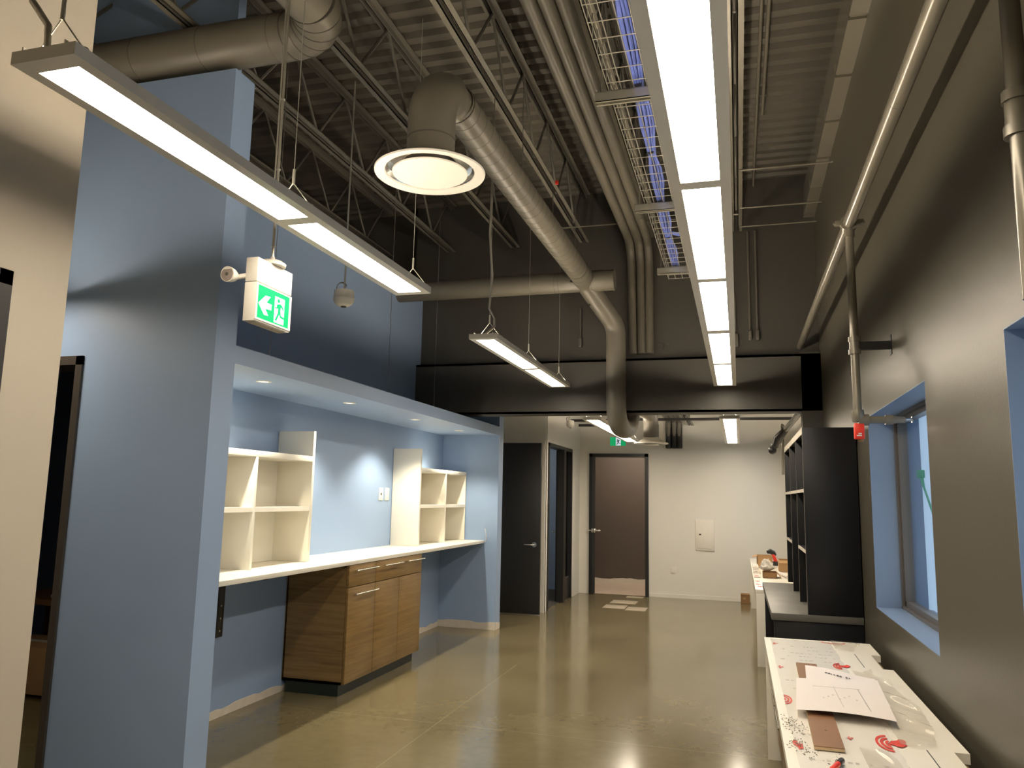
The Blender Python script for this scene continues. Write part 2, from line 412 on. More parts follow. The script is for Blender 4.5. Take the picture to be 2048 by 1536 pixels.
# ---- windows
def window(n, y0, y1, label, band=False):
    zs, zh = ZS, ZH
    w = struct('window_%d' % n, bx(((0.905, y0, zs), (0.955, y0+0.045, zh)), ((0.905, y1-0.045, zs), (0.955, y1, zh)), ((0.905, y0, zs), (0.955, y1, zs+0.05)), ((0.905, y0, zh-0.05), (0.955, y1, zh)),
        ((0.89, y0, zs), (0.905, y0+0.02, zh)), ((0.89, y1-0.02, zs), (0.905, y1, zh)), ((0.89, y0, zs), (0.905, y1, zs+0.022)), ((0.89, y0, zh-0.022), (0.905, y1, zh))), M['alu'], label)
    obj('window_pane', bx(((0.928, y0+0.04, zs+0.045), (0.934, y1-0.04, zh-0.045))), M['glass'], w)
    obj('window_reveal', bx(((XR, y1-0.004, zs), (0.89, y1, zh)), ((XR, y0, zs), (0.89, y0+0.004, zh)), ((XR, y0, zh-0.004), (0.89, y1, zh)), ((XR, y0, zs), (0.89, y1, zs+0.004)), ((0.956, y1-0.004, zs), (1.03, y1, zh)), ((0.956, y0, zs), (1.03, y0+0.004, zh)), ((0.956, y0, zs), (1.05, y1, zs+0.004)), ((0.956, y0, zh-0.004), (1.03, y1, zh))), M['reveal'], w)
    return w
window(1, 3.555, 5.06, 'bronze framed window above the near white counter')
window(2, 1.05, 2.54, 'bronze framed window at the right edge of the picture')
window(3, 10.5, 11.9, 'window beyond the black bookcase')
tp = thing('green_strap', (0.98, 4.4, 1.35), 'thin green strap slanting across the outside of the window', 'strap')
obj('strap_band', tube(BM(), [(0.98, 4.83, 1.63), (0.975, 4.75, 1.565), (0.972, 4.42, 1.315)], [0.012, 0.006, 0.006], 8), M['green'], tp)
obj('strap_end', bx(((0.965, 4.80, 1.615), (0.995, 4.87, 1.66)), bev=0.006), M['green'], tp)

# ---- doors
def lever(parent, base, dirx, diry, side):
    """rose + lever at base, lever pointing along (dirx,diry), standing out along side vector"""
    b = Vector(base); s = Vector(side); d = Vector((dirx, diry, 0))
    h = obj('door_handle', tube(BM(), [b, b+s*0.055, b+s*0.062+d*0.012, b+s*0.062+d*0.12], 0.009, 10), M['chrome'], parent, 'chrome lever handle')
    obj('handle_rose', tube(BM(), [b, b+s*0.012], 0.032, 20), M['chrome'], h)
    return h
d1 = struct('door_1', bx(((-3.32, 9.70, 0.012), (-2.427, 9.745, 2.155)), bev=0.002), M['black'], 'open black door leaf beyond the blue niche')
lever(d1, (-2.50, 9.70, 0.868), -1, 0, (0, -1, 0))
obj('hinge', bx(((-3.335, 9.70, 0.3), (-3.315, 9.75, 0.4)), ((-3.335, 9.70, 1.7), (-3.315, 9.75, 1.8))), M['chrome'], d1)
# far doorway, leaf swung away
struct('trim_5', bx(((-2.265, 12.19, 0), (-2.215, 12.40, 2.165)), ((-1.395, 12.19, 0), (-1.345, 12.40, 2.165)), ((-2.265, 12.19, 2.115), (-1.345, 12.40, 2.165))), M['black'], 'black frame of the far doorway')
d2 = struct('door_2', BM() if False else prism(BM(), [(-2.215, 12.17), (-2.165, 12.175), (-2.335, 13.06), (-2.385, 13.05)], 2, 0.012, 2.11), M['black'], 'black far door leaf swung away, seen edge on')
h2 = obj('door_handle', tube(BM(), [(-2.30, 12.19, 0.965), (-2.255, 12.185, 0.965), (-2.12, 12.185, 0.965), (-2.085, 12.19, 0.965)], 0.012, 10), M['chrome'], d2, 'chrome lever handles on both faces')
obj('handle_rose', bx(((-2.22, 12.16, 0.935), (-2.16, 12.2, 0.995)), bev=0.004), M['chrome'], h2)
# office doorway with sidelight
f3 = struct('trim_6', bx(((-2.545, 10.09, 0), (-2.415, 10.135, 2.19)), ((-2.545, 11.575, 0), (-2.415, 11.62, 2.19)), ((-2.545, 10.09, 2.145), (-2.415, 11.62, 2.19)), ((-2.50, 10.98, 0), (-2.405, 11.10, 2.15)), ((-2.52, 11.1, 0), (-2.44, 11.58, 0.3))), M['black'], 'black frame of the office doorway with sidelight')
obj('sidelight_glass', bx(((-2.485, 11.1, 0.3), (-2.475, 11.575, 2.145))), M['darkglass'], f3)
obj('sidelight_bead', bx(((-2.47, 11.1, 0.3), (-2.455, 11.575, 0.315)), ((-2.47, 11.33, 0.3), (-2.455, 11.345, 2.145))), M['alu'], f3)
d3 = struct('door_3', prism(BM(), [(-2.54, 11.06), (-2.497, 11.06), (-2.67, 11.92), (-2.713, 11.91)], 2, 0.012, 2.14), M['black'], 'black office door leaf swung wide open, seen edge on')
obj('door_handle', tube(BM(), [(-2.695, 11.83, 0.95), (-2.75, 11.82, 0.95), (-2.74, 11.72, 0.95)], 0.009, 10), M['chrome'], d3, 'chrome lever handle')
# near-left door in the white wall, and dark store doorway
struct('trim_7', bx(((-2.48, 0.95, 0), (-2.345, 1.0, 2.19)), ((-2.48, 1.925, 0), (-2.345, 1.975, 2.19)), ((-2.48, 0.95, 2.14), (-2.345, 1.975, 2.19))), M['black'], 'dark frame of the door in the near white wall')
d4 = struct('door_4', bx(((-2.44, 1.0, 0.012), (-2.40, 1.925, 2.14)), bev=0.002), M['black'], 'dark door in the near white wall')
lever(d4, (-2.40, 1.08, 0.95), 0, 1, (1, 0, 0))
struct('trim_8', bx(((-3.505, 3.385, 0), (-3.462, 3.6, 2.19)), ((-4.49, 3.385, 0), (-4.42, 3.6, 2.19)), ((-4.49, 3.385, 2.14), (-3.462, 3.6, 2.19))), paint('bronze_frame_paint', (0.055, 0.046, 0.038), 0.35), 'bronze frame of the dark store doorway')

# ------------------------------------------------------------------ linear pendant lights
ZL = 2.52
def wire_hanger(parent, x, y, z0, ztop, half=0.085, label=None):
    """Y-shaped wire hanger"""
    bm = BM(); j = z0+0.105
    tube(bm, [(x-half, y, z0), (x, y, j)], 0.0022, 6); tube(bm, [(x+half, y, z0), (x, y, j)], 0.0022, 6)
    tube(bm, [(x, y, j), (x, y, ztop)], 0.0016, 6); tube(bm, [(x, y, j-0.005), (x, y, j+0.055)], 0.006, 8)
    tube(bm, [(x-half, y, z0-0.012), (x-half, y, z0+0.01)], 0.007, 8); tube(bm, [(x+half, y, z0-0.012), (x+half, y, z0+0.01)], 0.007, 8)
    return obj('wire_hanger', bm, M['wire'], parent, label)
def pendant(name, xc, bounds, z, label, hangers, ztop, wF=0.2, wD=0.128, hF=0.034, lens='lens'):
    """bounds: list of (y0,y1) panels"""
    y0, y1 = bounds[0][0]-0.05, bounds[-1][1]+0.05
    t = thing(name, (xc, (y0+y1)/2, z), label, 'light', 'linear pendant lights')
    bm = BM(); a, b = xc-wF/2, xc+wF/2; da, db = xc-wD/2, xc+wD/2
    box(bm, (a, y0, z), (da, y1, z+hF)); box(bm, (db, y0, z), (b, y1, z+hF))
    ys = [y0]+[q for p in bounds for q in p]+[y1]
    for i in range(0, len(ys), 2): box(bm, (da, ys[i], z), (db, ys[i+1], z+hF))
    for p in bounds: box(bm, (da, p[0], z+0.0175), (db, p[1], z+0.0205))   # opaque gear tray between lens and lamp
    box(bm, (da-0.004, y0, z+hF), (da, y1, z+0.043)); box(bm, (db, y0, z+hF), (db+0.004, y1, z+0.043))  # unseen lips added to cut the uplight off at low angles
    obj('light_frame', bm, M['frame'], t)
    for p in bounds:
        obj('light_lens', bx(((da, p[0], z+0.011), (db, p[1], z+0.016))), M[lens], t, 'glowing lower lens')
        obj('lamp_tube', tube(BM(), [(xc, p[0]+0.02, z+0.0285), (xc, p[1]-0.02, z+0.0285)], 0.0075, 12), M['uplens'], t, 'glowing tube in the upper trough')
    for hy in hangers: wire_hanger(t, xc, hy, z+hF, ztop)
    return t
XL, XRr = -1.64, -0.103
t = pendant('pendant_light', XL, [(1.44, 2.535), (2.60, 3.655)], ZL, 'long linear pendant light nearest at the upper left, crossing the white and blue walls', [1.435, 2.52, 3.685], 4.1)
obj('power_cord', tube(BM(), [(-1.66, 1.42, 2.555), (-1.69, 1.44, 2.65), (-1.74, 1.43, 2.72), (-1.75, 1.42, 2.79), (-1.72, 1.42, 2.84), (-1.66, 1.43, 2.86), (-1.645, 1.435, 2.95), (-1.645, 1.435, 4.1)], 0.009, 10), M['galv'], t, 'grey flexible conduit feeding the light')
t = pendant('pendant_light', XL, [(4.93, 6.13), (6.20, 7.20)], ZL, 'short linear pendant light in mid-air before the black beam', [5.02, 6.07, 7.2], 4.1)
obj('power_cord', tube(BM(), [(-1.63, 4.9, 2.555), (-1.60, 5.01, 2.63), (-1.605, 5.02, 2.69), (-1.645, 5.022, 2.76), (-1.63, 5.022, 3.0), (-1.655, 5.022, 3.3), (-1.64, 5.022, 4.1)], 0.008, 10), M['wire'], t, 'pale power cord following the first wire')
t = pendant('pendant_light', XRr, [(-1.1, 0.09), (0.15, 1.30), (1.36, 2.535), (2.595, 3.725), (3.785, 4.915), (5.015, 6.14), (6.215, 7.33)], ZL, 'long bright run of linear pendant lights over the right side of the hall', [0.8, 2.56, 4.96, 7.3], 4.1)  # leading panels, out of view, are added for extra light on the walls
t = pendant('pendant_light', -0.075, [(8.12, 9.32), (9.38, 10.56), (10.62, 11.6)], 2.285, 'small linear pendant light hanging before the white end wall, right of the far duct', [8.3, 10.0, 11.4], 3.0)
t = pendant('pendant_light', -1.475, [(8.12, 9.9), (9.96, 11.3)], 2.285, 'linear pendant light partly hidden by the duct bend under the beam', [8.25, 9.93, 11.2], 3.0)

t = pendant('pendant_light', -3.66, [(2.3, 3.2)], ZL, 'short pendant light in the side passage behind the white wall', [2.4, 3.1], 4.1)

# ------------------------------------------------------------------ bar joists
def joist(x, y0, y1, zb, zt, label, name='bar_joist'):
    t = thing(name, (x, (y0+y1)/2, zb), label, 'joist', 'steel bar joists')
    bm = BM()
    for s in (-1, 1):
        a, b = sorted((x+s*0.014, x+s*0.052)); box(bm, (a, y0, zb), (b, y1, zb+0.006))
        a, b = sorted((x+s*0.014, x+s*0.020)); box(bm, (a, y0, zb), (b, y1, zb+0.04))
    obj('bottom_chord', bm, M['pipe'], t)
    bm = BM()
    for s in (-1, 1):
        a, b = sorted((x+s*0.014, x+s*0.055)); box(bm, (a, y0-0.0, zt-0.006), (b, min(y1+0.3, 7.7), zt))
        a, b = sorted((x+s*0.014, x+s*0.020)); box(bm, (a, y0-0.0, zt-0.045), (b, min(y1+0.3, 7.7), zt))
    obj('top_chord', bm, M['steel_paint'], t)
    bm = BM(); y = y0; up = False; step = 0.38
    while y+step < y1+0.01:
        tube(bm, [(x, y, zt-0.02 if up else zb+0.02), (x, y+step, zb+0.02 if up else zt-0.02)], 0.011, 6); up = not up; y += step
    obj('web', bm, M['steel_paint'], t)
    return t
JX = [(-3.72, 'bar joist at the far left behind the large duct'), (-2.97, 'bar joist ending lowest on the left, over the blue niche'), (-2.24, 'bar joist between the niche joist and the spiral duct'),
      (-1.49, 'bar joist passing directly above the spiral duct'), (-0.75, 'bar joist above the row of large conduits'), (0.03, 'bar joist just right of the long bright light run')]
for x, lab in JX: joist(x, -2.0, 7.68, 4.10, 4.63, lab)
j = joist(-0.69, 7.9, 12.2, 2.60, 3.0, 'low joist ending at the white end wall beyond the beam')
# bridging rods across the joists
for (xa, xb, y, lab) in [(0.06, XR, 6.18, 'thin bridging rod nearest, right of the light run'), (0.06, XR, 7.03, 'thin bridging rod second from the beam wall, right of the light run'), (0.06, XR, 7.53, 'thin bridging rod closest to the beam wall on the right'), (-1.69, 0.05, 7.18, 'thin bridging rod crossing below the large conduits')]:
    tag(obj('bridging_rod', tb([(xa, y, 4.095), (xb, y, 4.095)], 0.008, 8), M['pipe']), lab, 'rod', 'bridging rods')
for (xa, xb, y, z, lab) in [(-2.43, -1.55, 11.0, 2.65, 'dark strut rail highest beyond the beam at left'), (-2.33, -1.45, 11.0, 2.553, 'dark strut rail beside the far ceiling sensor'), (-2.2, -1.5, 11.0, 2.483, 'dark strut rail lowest beyond the beam at left'), (-1.40, XR, 11.0, 2.56, 'long dark rail crossing above the far duct and far light')]:
    o = obj('strut_rail', bx(((xa, y-0.02, z), (xb, y+0.02, z+0.035))), M['black'])
    tag(o, lab, 'rail', 'strut rails beyond the beam')

# ------------------------------------------------------------------ ducts
def ribs(bm, a, b, r, pitch, w=0.004, h=0.0025, seg=28, skew=0.0):
    """spiral lock-seam rings between a and b"""
    a = Vector(a); b = Vector(b); d = (b-a); n = int(d.length/pitch); d.normalize()
    for i in range(1, n):
        c = a+d*(pitch*i); tube(bm, [c-d*w, c-d*w*0.4, c+d*w*0.4, c+d*w], [r-0.0005, r+h, r+h, r-0.0005], seg, caps=False)
def duct_run(a, b, r, pitch, h=0.0012, w=0.0022, seg=32):
    a = Vector(a); b = Vector(b); L = (b-a).length; d = (b-a)/L; ts = [(0.0, r)]; x = pitch
    while x < L-0.02: ts += [(x-w, r), (x-w*0.6, r+h), (x+w*0.6, r+h), (x+w, r)]; x += pitch
    ts.append((L, r)); bm = BM(); tube(bm, [a+d*q[0] for q in ts], [q[1] for q in ts], seg, caps=False)
    for i, f in enumerate(bm.faces):
        k = i//seg
        if k % 4 in (1, 2, 3): f.material_index = 1
    return bm
t = thing('spiral_duct', (-1.38, 5.2, 3.02), 'long round spiral duct with bell diffuser, running overhead to the beam and bending under it', 'duct')
xa, xb, zm, R = -1.405, -1.375, 3.53, 0.1
A = Vector((xa, 3.62, zm)); B = Vector((xb, 7.02, zm))
obj('straight_duct', duct_run(A, B, R, 0.115), [M['duct'], M['duct_seam']], t)
neck = Vector((-1.425, 3.36, 0))
pts = arc((neck.x, 3.36+0.24, zm-0.24), 0.24, (0, -1, 0), (0, 0, 1), 0, PI/2, 12)
pts = [Vector((neck.x, 3.36, 3.08))]+pts+[Vector((xa-0.001, 3.68, zm))]
rr = [0.118]*(len(pts)-3)+[0.112, 0.107, 0.104]
obj('elbow', tube(BM(), pts, rr, 32), M['duct'], t)
obj('joint_band', tube(BM(), [(neck.x, 3.36, 3.197), (neck.x, 3.36, 3.203)], 0.1195, 32), M['duct_seam'], t)
obj('joint_band', tube(BM(), [A+Vector((0, 0.02, 0)), A+Vector((0, 0.026, 0))], 0.1055, 32), M['duct_seam'], t)
obj('joint_band', tube(BM(), [(xb, 6.70, zm), (xb, 6.705, zm)], 0.1018, 32), M['duct_seam'], t)
c = (neck.x, 3.36, 3.03)
df = obj('diffuser', lathe(BM(), c, [(0.118, 0.062), (0.135, 0.05), (0.2, 0.032), (0.255, 0.016), (0.272, 0.005), (0.27, -0.003), (0.262, -0.004), (0.222, 0.003), (0.218, 0.012)], 56, caps=False), M['white_metal'], t, 'white bell-shaped round diffuser')
obj('diffuser_cone', lathe(BM(), c, [(0.2175, 0.011), (0.205, 0.03), (0.15, 0.045), (0.121, 0.058)], 56, caps=False), M['chrome'], df, 'shiny inner cone')
obj('diffuser_plate', lathe(BM(), (c[0], c[1], c[2]), [(0.03, 0.018), (0.17, 0.010), (0.185, 0.003), (0.183, -0.004), (0.02, -0.008)], 56), M['white_metal'], df)
obj('diffuser_stem', tb([(c[0], c[1], 3.05), (c[0], c[1], 3.10)], 0.012), M['galv'], df)
# offset, drop, and U-bend passing under the beam
def smooth_path(ctrl, rad, n=7):
    out = [Vector(ctrl[0])]
    for i in range(1, len(ctrl)-1):
        p0, p1, p2 = map(Vector, ctrl[i-1:i+2]); u = (p0-p1).normalized(); v = (p2-p1).normalized()
        ang = u.angle(v); d = min(rad/math.tan(ang/2), (p0-p1).length*0.49, (p2-p1).length*0.49)
        a = p1+u*d; b = p1+v*d
        for k in range(n+1):
            s = k/n; out.append(a*(1-s)**2+p1*2*s*(1-s)+b*s*s)
    out.append(Vector(ctrl[-1])); return out
drop = smooth_path([(xb, 6.95, zm), (xb, 7.10, zm-0.02), (-1.125, 7.43, 3.14), (-1.125, 7.46, 2.16), (-1.06, 8.0, 2.16), (-1.06, 8.0, 2.75)], 0.24, 8)
obj('drop_bend', tube(BM(), drop, 0.096, 32), M['duct'], t)
tp = Vector((-1.375, 7.1, zm))
obj('cross_duct', tube(BM(), [(-3.35, 7.1, 3.51), (-1.10, 7.1, 3.515)], 0.1, 32), M['duct'], t)
obj('end_cap', tube(BM(), [(-1.10, 7.1, 3.515), (-1.085, 7.1, 3.515)], 0.104, 32), M['duct'], t)
for x in (-1.30, -1.62, -1.66): obj('joint_band', tube(BM(), [(x, 7.1, 3.513), (x+0.004, 7.1, 3.513)], 0.1015, 32), M['duct_seam'], t)
for p, q in (((-1.47, 7.0, 3.50), (-1.485, 6.985, 3.49)), ((-1.33, 7.2, 3.32), (-1.345, 7.175, 3.30))): obj('test_plug', tube(BM(), [p, q], 0.011, 8), M['black'], t)
for y in (4.6, 6.3):
    for s in (-1, 1): obj('hanger_strap', tb([(xa+0.1*s, y, zm), (xa+0.1*s, y, 4.1)], 0.003, 6), M['steel_paint'], t)
# big duct, upper left
t = thing('large_duct', (-3.4, 3.45, 3.83), 'large round duct over the blue wall at upper left, with gored elbow turning overhead', 'duct')
yb, zb, Rb = 3.45, 3.955, 0.128
bend = arc((-2.30, yb-0.25, zb), 0.25, (0, 1, 0), (1, 0, 0), 0, PI/2, 5)
obj('straight_duct', duct_run((-6.9, yb, zb), (-2.30, yb, zb), Rb, 0.45), [M['duct'], M['duct_seam']], t)
bm = BM(); tube(bm, bend, Rb+0.002, 32)
for i in range(0, 6):
    d = (bend[min(i+1, 5)]-bend[max(i-1, 0)]).normalized(); n0 = len(bm.faces); tube(bm, [bend[i]-d*0.003, bend[i]+d*0.003], Rb+0.0045, 32)
    bm.faces.ensure_lookup_table()
    for f in bm.faces[n0:]: f.material_index = 1
obj('elbow', bm, [M['duct'], M['duct_seam']], t)
obj('branch_duct', tube(BM(), [bend[-1], (bend[-1].x, -1.9, zb)], Rb, 32), M['duct'], t)
# far duct and diffuser beyond the beam
t = thing('far_duct', (-1.1, 10.4, 2.19), 'short dark duct drop with flared diffuser hanging beyond the beam', 'duct')
obj('elbow', tube(BM(), smooth_path([(-1.36, 9.0, 2.66), (-1.115, 10.45, 2.60), (-1.115, 10.5, 2.2)], 0.16, 8), 0.1, 28), M['duct'], t)
obj('neck', tube(BM(), [(-1.115, 10.5, 2.26), (-1.115, 10.5, 2.46)], 0.103, 28), M['black'], t, 'black painted neck')
obj('diffuser', lathe(BM(), (-1.115, 10.5, 2.2), [(0.105, 0.09), (0.12, 0.06), (0.17, 0.028), (0.225, 0.012), (0.228, 0.0), (0.16, -0.006), (0.155, 0.01), (0.02, 0.012)], 40), M['white_metal'], t)
obj('diffuser_plate', lathe(BM(), (-1.115, 10.5, 2.185), [(0.02, 0.01), (0.1, 0.004), (0.1, -0.004), (0.02, -0.004)], 32), M['white_metal'], t)

# ------------------------------------------------------------------ conduits
for i, (xh, xv, lab) in enumerate([(-1.005, -0.988, 'left one of three large conduits dropping down the black wall'), (-0.915, -0.90, 'middle one of three large conduits dropping down the black wall'), (-0.825, -0.825, 'right one of three large conduits dropping down the black wall, beside the cable tray')]):
    t = thing('large_conduit', (xh, 3, 2.8), lab, 'conduit', 'large conduits')
    r = 0.043
    obj('main_run', tube(BM(), smooth_path([(xh, -2.0, 4.04), (xh, 7.66, 4.04), (xv, 7.665, 2.90)], 0.30, 8), r, 16), M['duct'], t)
    bm = BM(); tube(bm, [(xh, 6.84, 4.04), (xh, 6.90, 4.04)], r+0.0015, 16)
    obj('coupling', bm, M['duct'], t)
    t = thing('far_conduit', (xv-0.04, 10, 2.25), ['left', 'middle', 'right'][i]+' one of three black conduit drops on the white end wall', 'conduit', 'far conduits')
    obj('conduit_run', tube(BM(), smooth_path([(xv-0.05, 7.87, 2.71), (xv-0.04, 12.19, 2.71), (xv-0.04, 12.2, 2.25)], 0.12, 6), r, 16), M['black'] if False else M['steel_paint'], t)
    obj('drop_sleeve', tube(BM(), [(xv-0.04, 12.2, 2.62), (xv-0.04, 12.2, 2.26), (xv-0.04, 12.2, 2.245)], [r+0.004, r+0.004, r-0.01], 16), M['black'], t, 'black insulated drop on the end wall')
# thin conduits on the black wall
for xs, yt, zbm, lab in [((0.0,), 4.0, 2.94, 'conduit with oval end fitting nearest the light run on the black wall'), ((0.135,), 4.1, 3.0, 'thin conduit in the middle right on the black wall'), ((0.205,), 4.1, 3.0, 'thin conduit with bright screw, rightmost on the black wall'), ((-1.53,), 3.4, 2.99, 'short thin conduit on the black wall left of the duct drop')]:
    x = xs[0]
    t = thing('thin_conduit', (x, 7.7, zbm), lab, 'conduit', 'thin conduits on the black wall')
    if x == 0.0: path = smooth_path([(-0.25, 7.69, 3.72), (x, 7.69, 3.52), (x, 7.69, 3.1)], 0.25, 8)
    else: path = [(x, 7.695, yt), (x, 7.695, zbm+0.09)]
    obj('conduit_tube', tube(BM(), path, 0.011, 10), M['steel_paint'], t)
    bm = BM(); wf = 0.028 if x == 0.0 else 0.018
    box(bm, (x-wf, 7.66, zbm), (x+wf, 7.715, zbm+0.13 if x == 0.0 else zbm+0.1), 0.012)
    obj('end_fitting', bm, M['steel_paint'], t)
    obj('screw', tube(BM(), [(x, 7.655, zbm+0.02), (x, 7.662, zbm+0.02)], 0.005, 10), M['chrome'], t)
# horizontal conduits seen at the upper right, running along the deck
for x, y1, lab in [(0.20, 7.68, 'thin conduit under the deck, left one at upper right'), (0.245, 6.2, 'thin conduit under the deck, right one at upper right')]:
    t = thing('deck_conduit', (x, 3, 4.55), lab, 'conduit', 'conduits under the deck')
    obj('conduit_tube', tube(BM(), [(x, -2, 4.56), (x, y1, 4.56)], 0.012, 10), M['pipe'], t)
    obj('strap', bx(((x-0.025, y1-0.3, 4.57), (x+0.025, y1-0.27, ZD))), M['steel_paint'], t)
tag(obj('fire_detector', bx(((-1.42, 6.0, 4.08), (-1.39, 6.03, 4.115)), bev=0.01), M['redplastic']), 'tiny orange-red device high on the joist beside the spiral duct', 'device')
bpy.data.objects['fire_detector'].location.z = 4.05

# ------------------------------------------------------------------ cable tray
ZT = 3.07
t = thing('cable_tray', (-0.32, 2.6, ZT), 'galvanised wire mesh cable tray beside the long bright light run', 'tray')
bm = BM(); x0, x1 = -0.462, -0.162; ya, ye = -0.6, 5.62
for x in (x0, -0.412, -0.362, -0.312, -0.262, -0.212, x1): tube(bm, [(x, ya, ZT), (x, ye, ZT)], 0.0024, 6)
for z in (0.05, 0.1):
    for x in (x0, x1): tube(bm, [(x, ya, ZT+z), (x, ye, ZT+z)], 0.0024, 6)
y = ya
while y <= ye+0.001:
    tube(bm, [(x0, y, ZT+0.1), (x0, y, ZT-0.004), (x1, y, ZT-0.004), (x1, y, ZT+0.1)], 0.0024, 6); y += 0.10
obj('mesh_basket', bm, M['galv'], t)
for yc in (1.65, 2.87, 4.095, 5.317):
    bm = BM(); zc = ZT-0.05
    box(bm, (-0.515, yc-0.02, zc), (-0.10, yc-0.017, zc+0.041)); box(bm, (-0.515, yc+0.017, zc), (-0.10, yc+0.02, zc+0.041))
    box(bm, (-0.515, yc-0.02, zc+0.039), (-0.10, yc+0.02, zc+0.042))
    box(bm, (-0.515, yc-0.02, zc), (-0.10, yc-0.009, zc+0.003)); box(bm, (-0.515, yc+0.009, zc), (-0.10, yc+0.02, zc+0.003))
    obj('strut_channel', bm, M['galv'], t)
    obj('hanger_rod', tb([(-0.49, yc, zc), (-0.49, yc, 4.63)], 0.004, 8), M['steel_paint'], t)
bm = BM(); rnd = random.Random(4)
for k in range(22):
    px, pz = rnd.gauss(0, 0.014), abs(rnd.gauss(0, 0.008)); pts = []; y = ya+0.1
    while y < 5.5:
        tie = 0.35+0.65*abs(math.sin((y-0.38)*PI/0.62))
        pts.append((-0.365+0.03*math.sin(y*0.9)+px*tie*1.5, y, ZT+0.010+pz*tie)); y += 0.155
    tube(bm, pts, 0.0032, 6)
t2 = thing('data_cable_bundle', (-0.36, 2.5, ZT+0.005), 'bundle of blue data cables lying in the wire cable tray', 'cable')
obj('cables', bm, M['cable'], t2)
bm = BM()
for k in range(7):
    tube(bm, arc((-0.31, 2.15, ZT+0.012+0.003*k), 0.13+0.004*k, (-1, 0, 0), (0, 1, 0), -0.2, PI+0.2, 16), 0.0032, 6)
for k in range(6):
    tube(bm, [(-0.36, 4.62+0.01*k, ZT+0.012), (-0.28, 4.70+0.012*k, ZT+0.016), (-0.18, 4.72+0.012*k, ZT+0.02)], 0.0032, 6)
    tube(bm, [(-0.44+0.01*k, 5.42, ZT+0.012+0.003*k), (-0.3, 5.46+0.02*k, ZT+0.016), (-0.18, 5.42+0.02*k, ZT+0.02)], 0.0032, 6)
obj('cable_loop', bm, M['cable'], t2)
bm = BM(); y = 0.38+0.62*1
while y < 5.4:
    cx = -0.365+0.03*math.sin(y*0.9); tube(bm, [(cx, y-0.006, ZT+0.014), (cx, y+0.006, ZT+0.014)], 0.0165, 10); y += 0.62
obj('cable_tie', bm, M['black'], t2)

# ------------------------------------------------------------------ sprinkler pipes, right wall
PX, PZ = 0.585, 2.925
t = thing('sprinkler_pipe', (PX, 3.5, PZ), 'long grey sprinkler pipe along the right wall with a drop to the first window', 'pipe')
obj('main_pipe', tube(BM(), [(PX, -2.0, PZ), (PX, 7.68, PZ)], 0.031, 20), M['pipe'], t)
obj('pipe_joint', tube(BM(), [(PX, 2.93, PZ), (PX, 2.932, PZ)], 0.0314, 20), M['black'], t)
yd = 4.25
cp = obj('coupling', lathe(BM(), (PX, yd, PZ), [(0.031, -0.022), (0.044, -0.02), (0.044, 0.02), (0.031, 0.022)], 24, 'Y'), M['pipe'], t)
bm = BM()
for s in (-1, 1): box(bm, (PX+s*0.055-0.016, yd-0.012, PZ-0.01), (PX+s*0.055+0.016, yd+0.012, PZ+0.018), 0.004)
tube(bm, [(PX-0.078, yd, PZ+0.004), (PX+0.078, yd, PZ+0.004)], 0.006, 8)
obj('bolt', bm, M['pipe'], cp)
obj('drop_pipe', tube(BM(), [(PX, yd, PZ-0.03), (PX, yd-0.02, 1.90)], 0.0205, 16), M['pipe'], t)
bm = BM()
for z in (2.30, 2.235): tube(bm, [(PX, yd-0.015, z-0.012), (PX, yd-0.015, z+0.012)], 0.030, 16)
tube(bm, [(PX, yd-0.015, 2.24), (PX, yd-0.015, 2.30)], 0.0255, 16)
obj('union', bm, M['pipe'], t)
obj('outlet_collar', tube(BM(), [(PX, yd, PZ-0.075), (PX, yd, PZ-0.03)], 0.026, 16), M['pipe'], t)
bk = obj('wall_bracket', bx(((PX+0.02, yd-0.03, 2.245), (XR, yd-0.026, 2.285)), ((PX+0.02, yd-0.026, 2.245), (XR, yd+0.0, 2.249))), M['black'], t)
obj('bracket_plate', bx(((XR-0.004, yd-0.04, 2.215), (XR, yd+0.01, 2.315))), M['black'], bk)
bm = BM(); ye4 = yd-0.02
tube(bm, [(PX, ye4, 1.935), (PX, ye4, 1.90), (PX, ye4, 1.875)], [0.029, 0.032, 0.026], 16); tube(bm, [(PX, ye4, 1.885), (PX+0.05, ye4, 1.885)], 0.029, 16)
obj('elbow_fitting', bm, M['pipe'], t)
bm = BM(); tube(bm, [(PX+0.04, ye4, 1.885), (0.735, ye4, 1.885)], 0.0185, 16); tube(bm, [(0.71, ye4, 1.885), (0.745, ye4, 1.885)], 0.025, 16); tube(bm, [(0.745, ye4, 1.885), (0.80, ye4, 1.885)], [0.02, 0.015], 16)
obj('arm_pipe', bm, M['pipe'], t)
bm = BM(); tube(bm, [(0.80, ye4, 1.885), (0.83, ye4, 1.885)], 0.009, 12); tube(bm, [(0.83, ye4, 1.885), (0.834, ye4, 1.885)], 0.017, 16)
tube(bm, [(0.805, ye4+0.012, 1.885), (0.83, ye4+0.006, 1.885)], 0.003, 6); tube(bm, [(0.805, ye4-0.012, 1.885), (0.83, ye4-0.006, 1.885)], 0.003, 6)
obj('sprinkler_head', bm, M['chrome'], t, 'chrome sprinkler head in the window reveal')
tg = thing('red_tag', (PX+0.005, ye4, 1.79), 'bright red tag box hanging below the sprinkler elbow', 'tag')
obj('tag_body', bx(((PX-0.02, ye4-0.022, 1.788), (PX+0.026, ye4+0.022, 1.868)), bev=0.006), M['redplastic'], tg)
bm = BM(); box(bm, (PX-0.012, ye4-0.0245, 1.802), (PX+0.012, ye4-0.0215, 1.808)); box(bm, (PX-0.004, ye4-0.0245, 1.812), (PX+0.012, ye4-0.0215, 1.818))
obj('tag_print', bm, M['signwhite'] if False else M['white_metal'], tg)
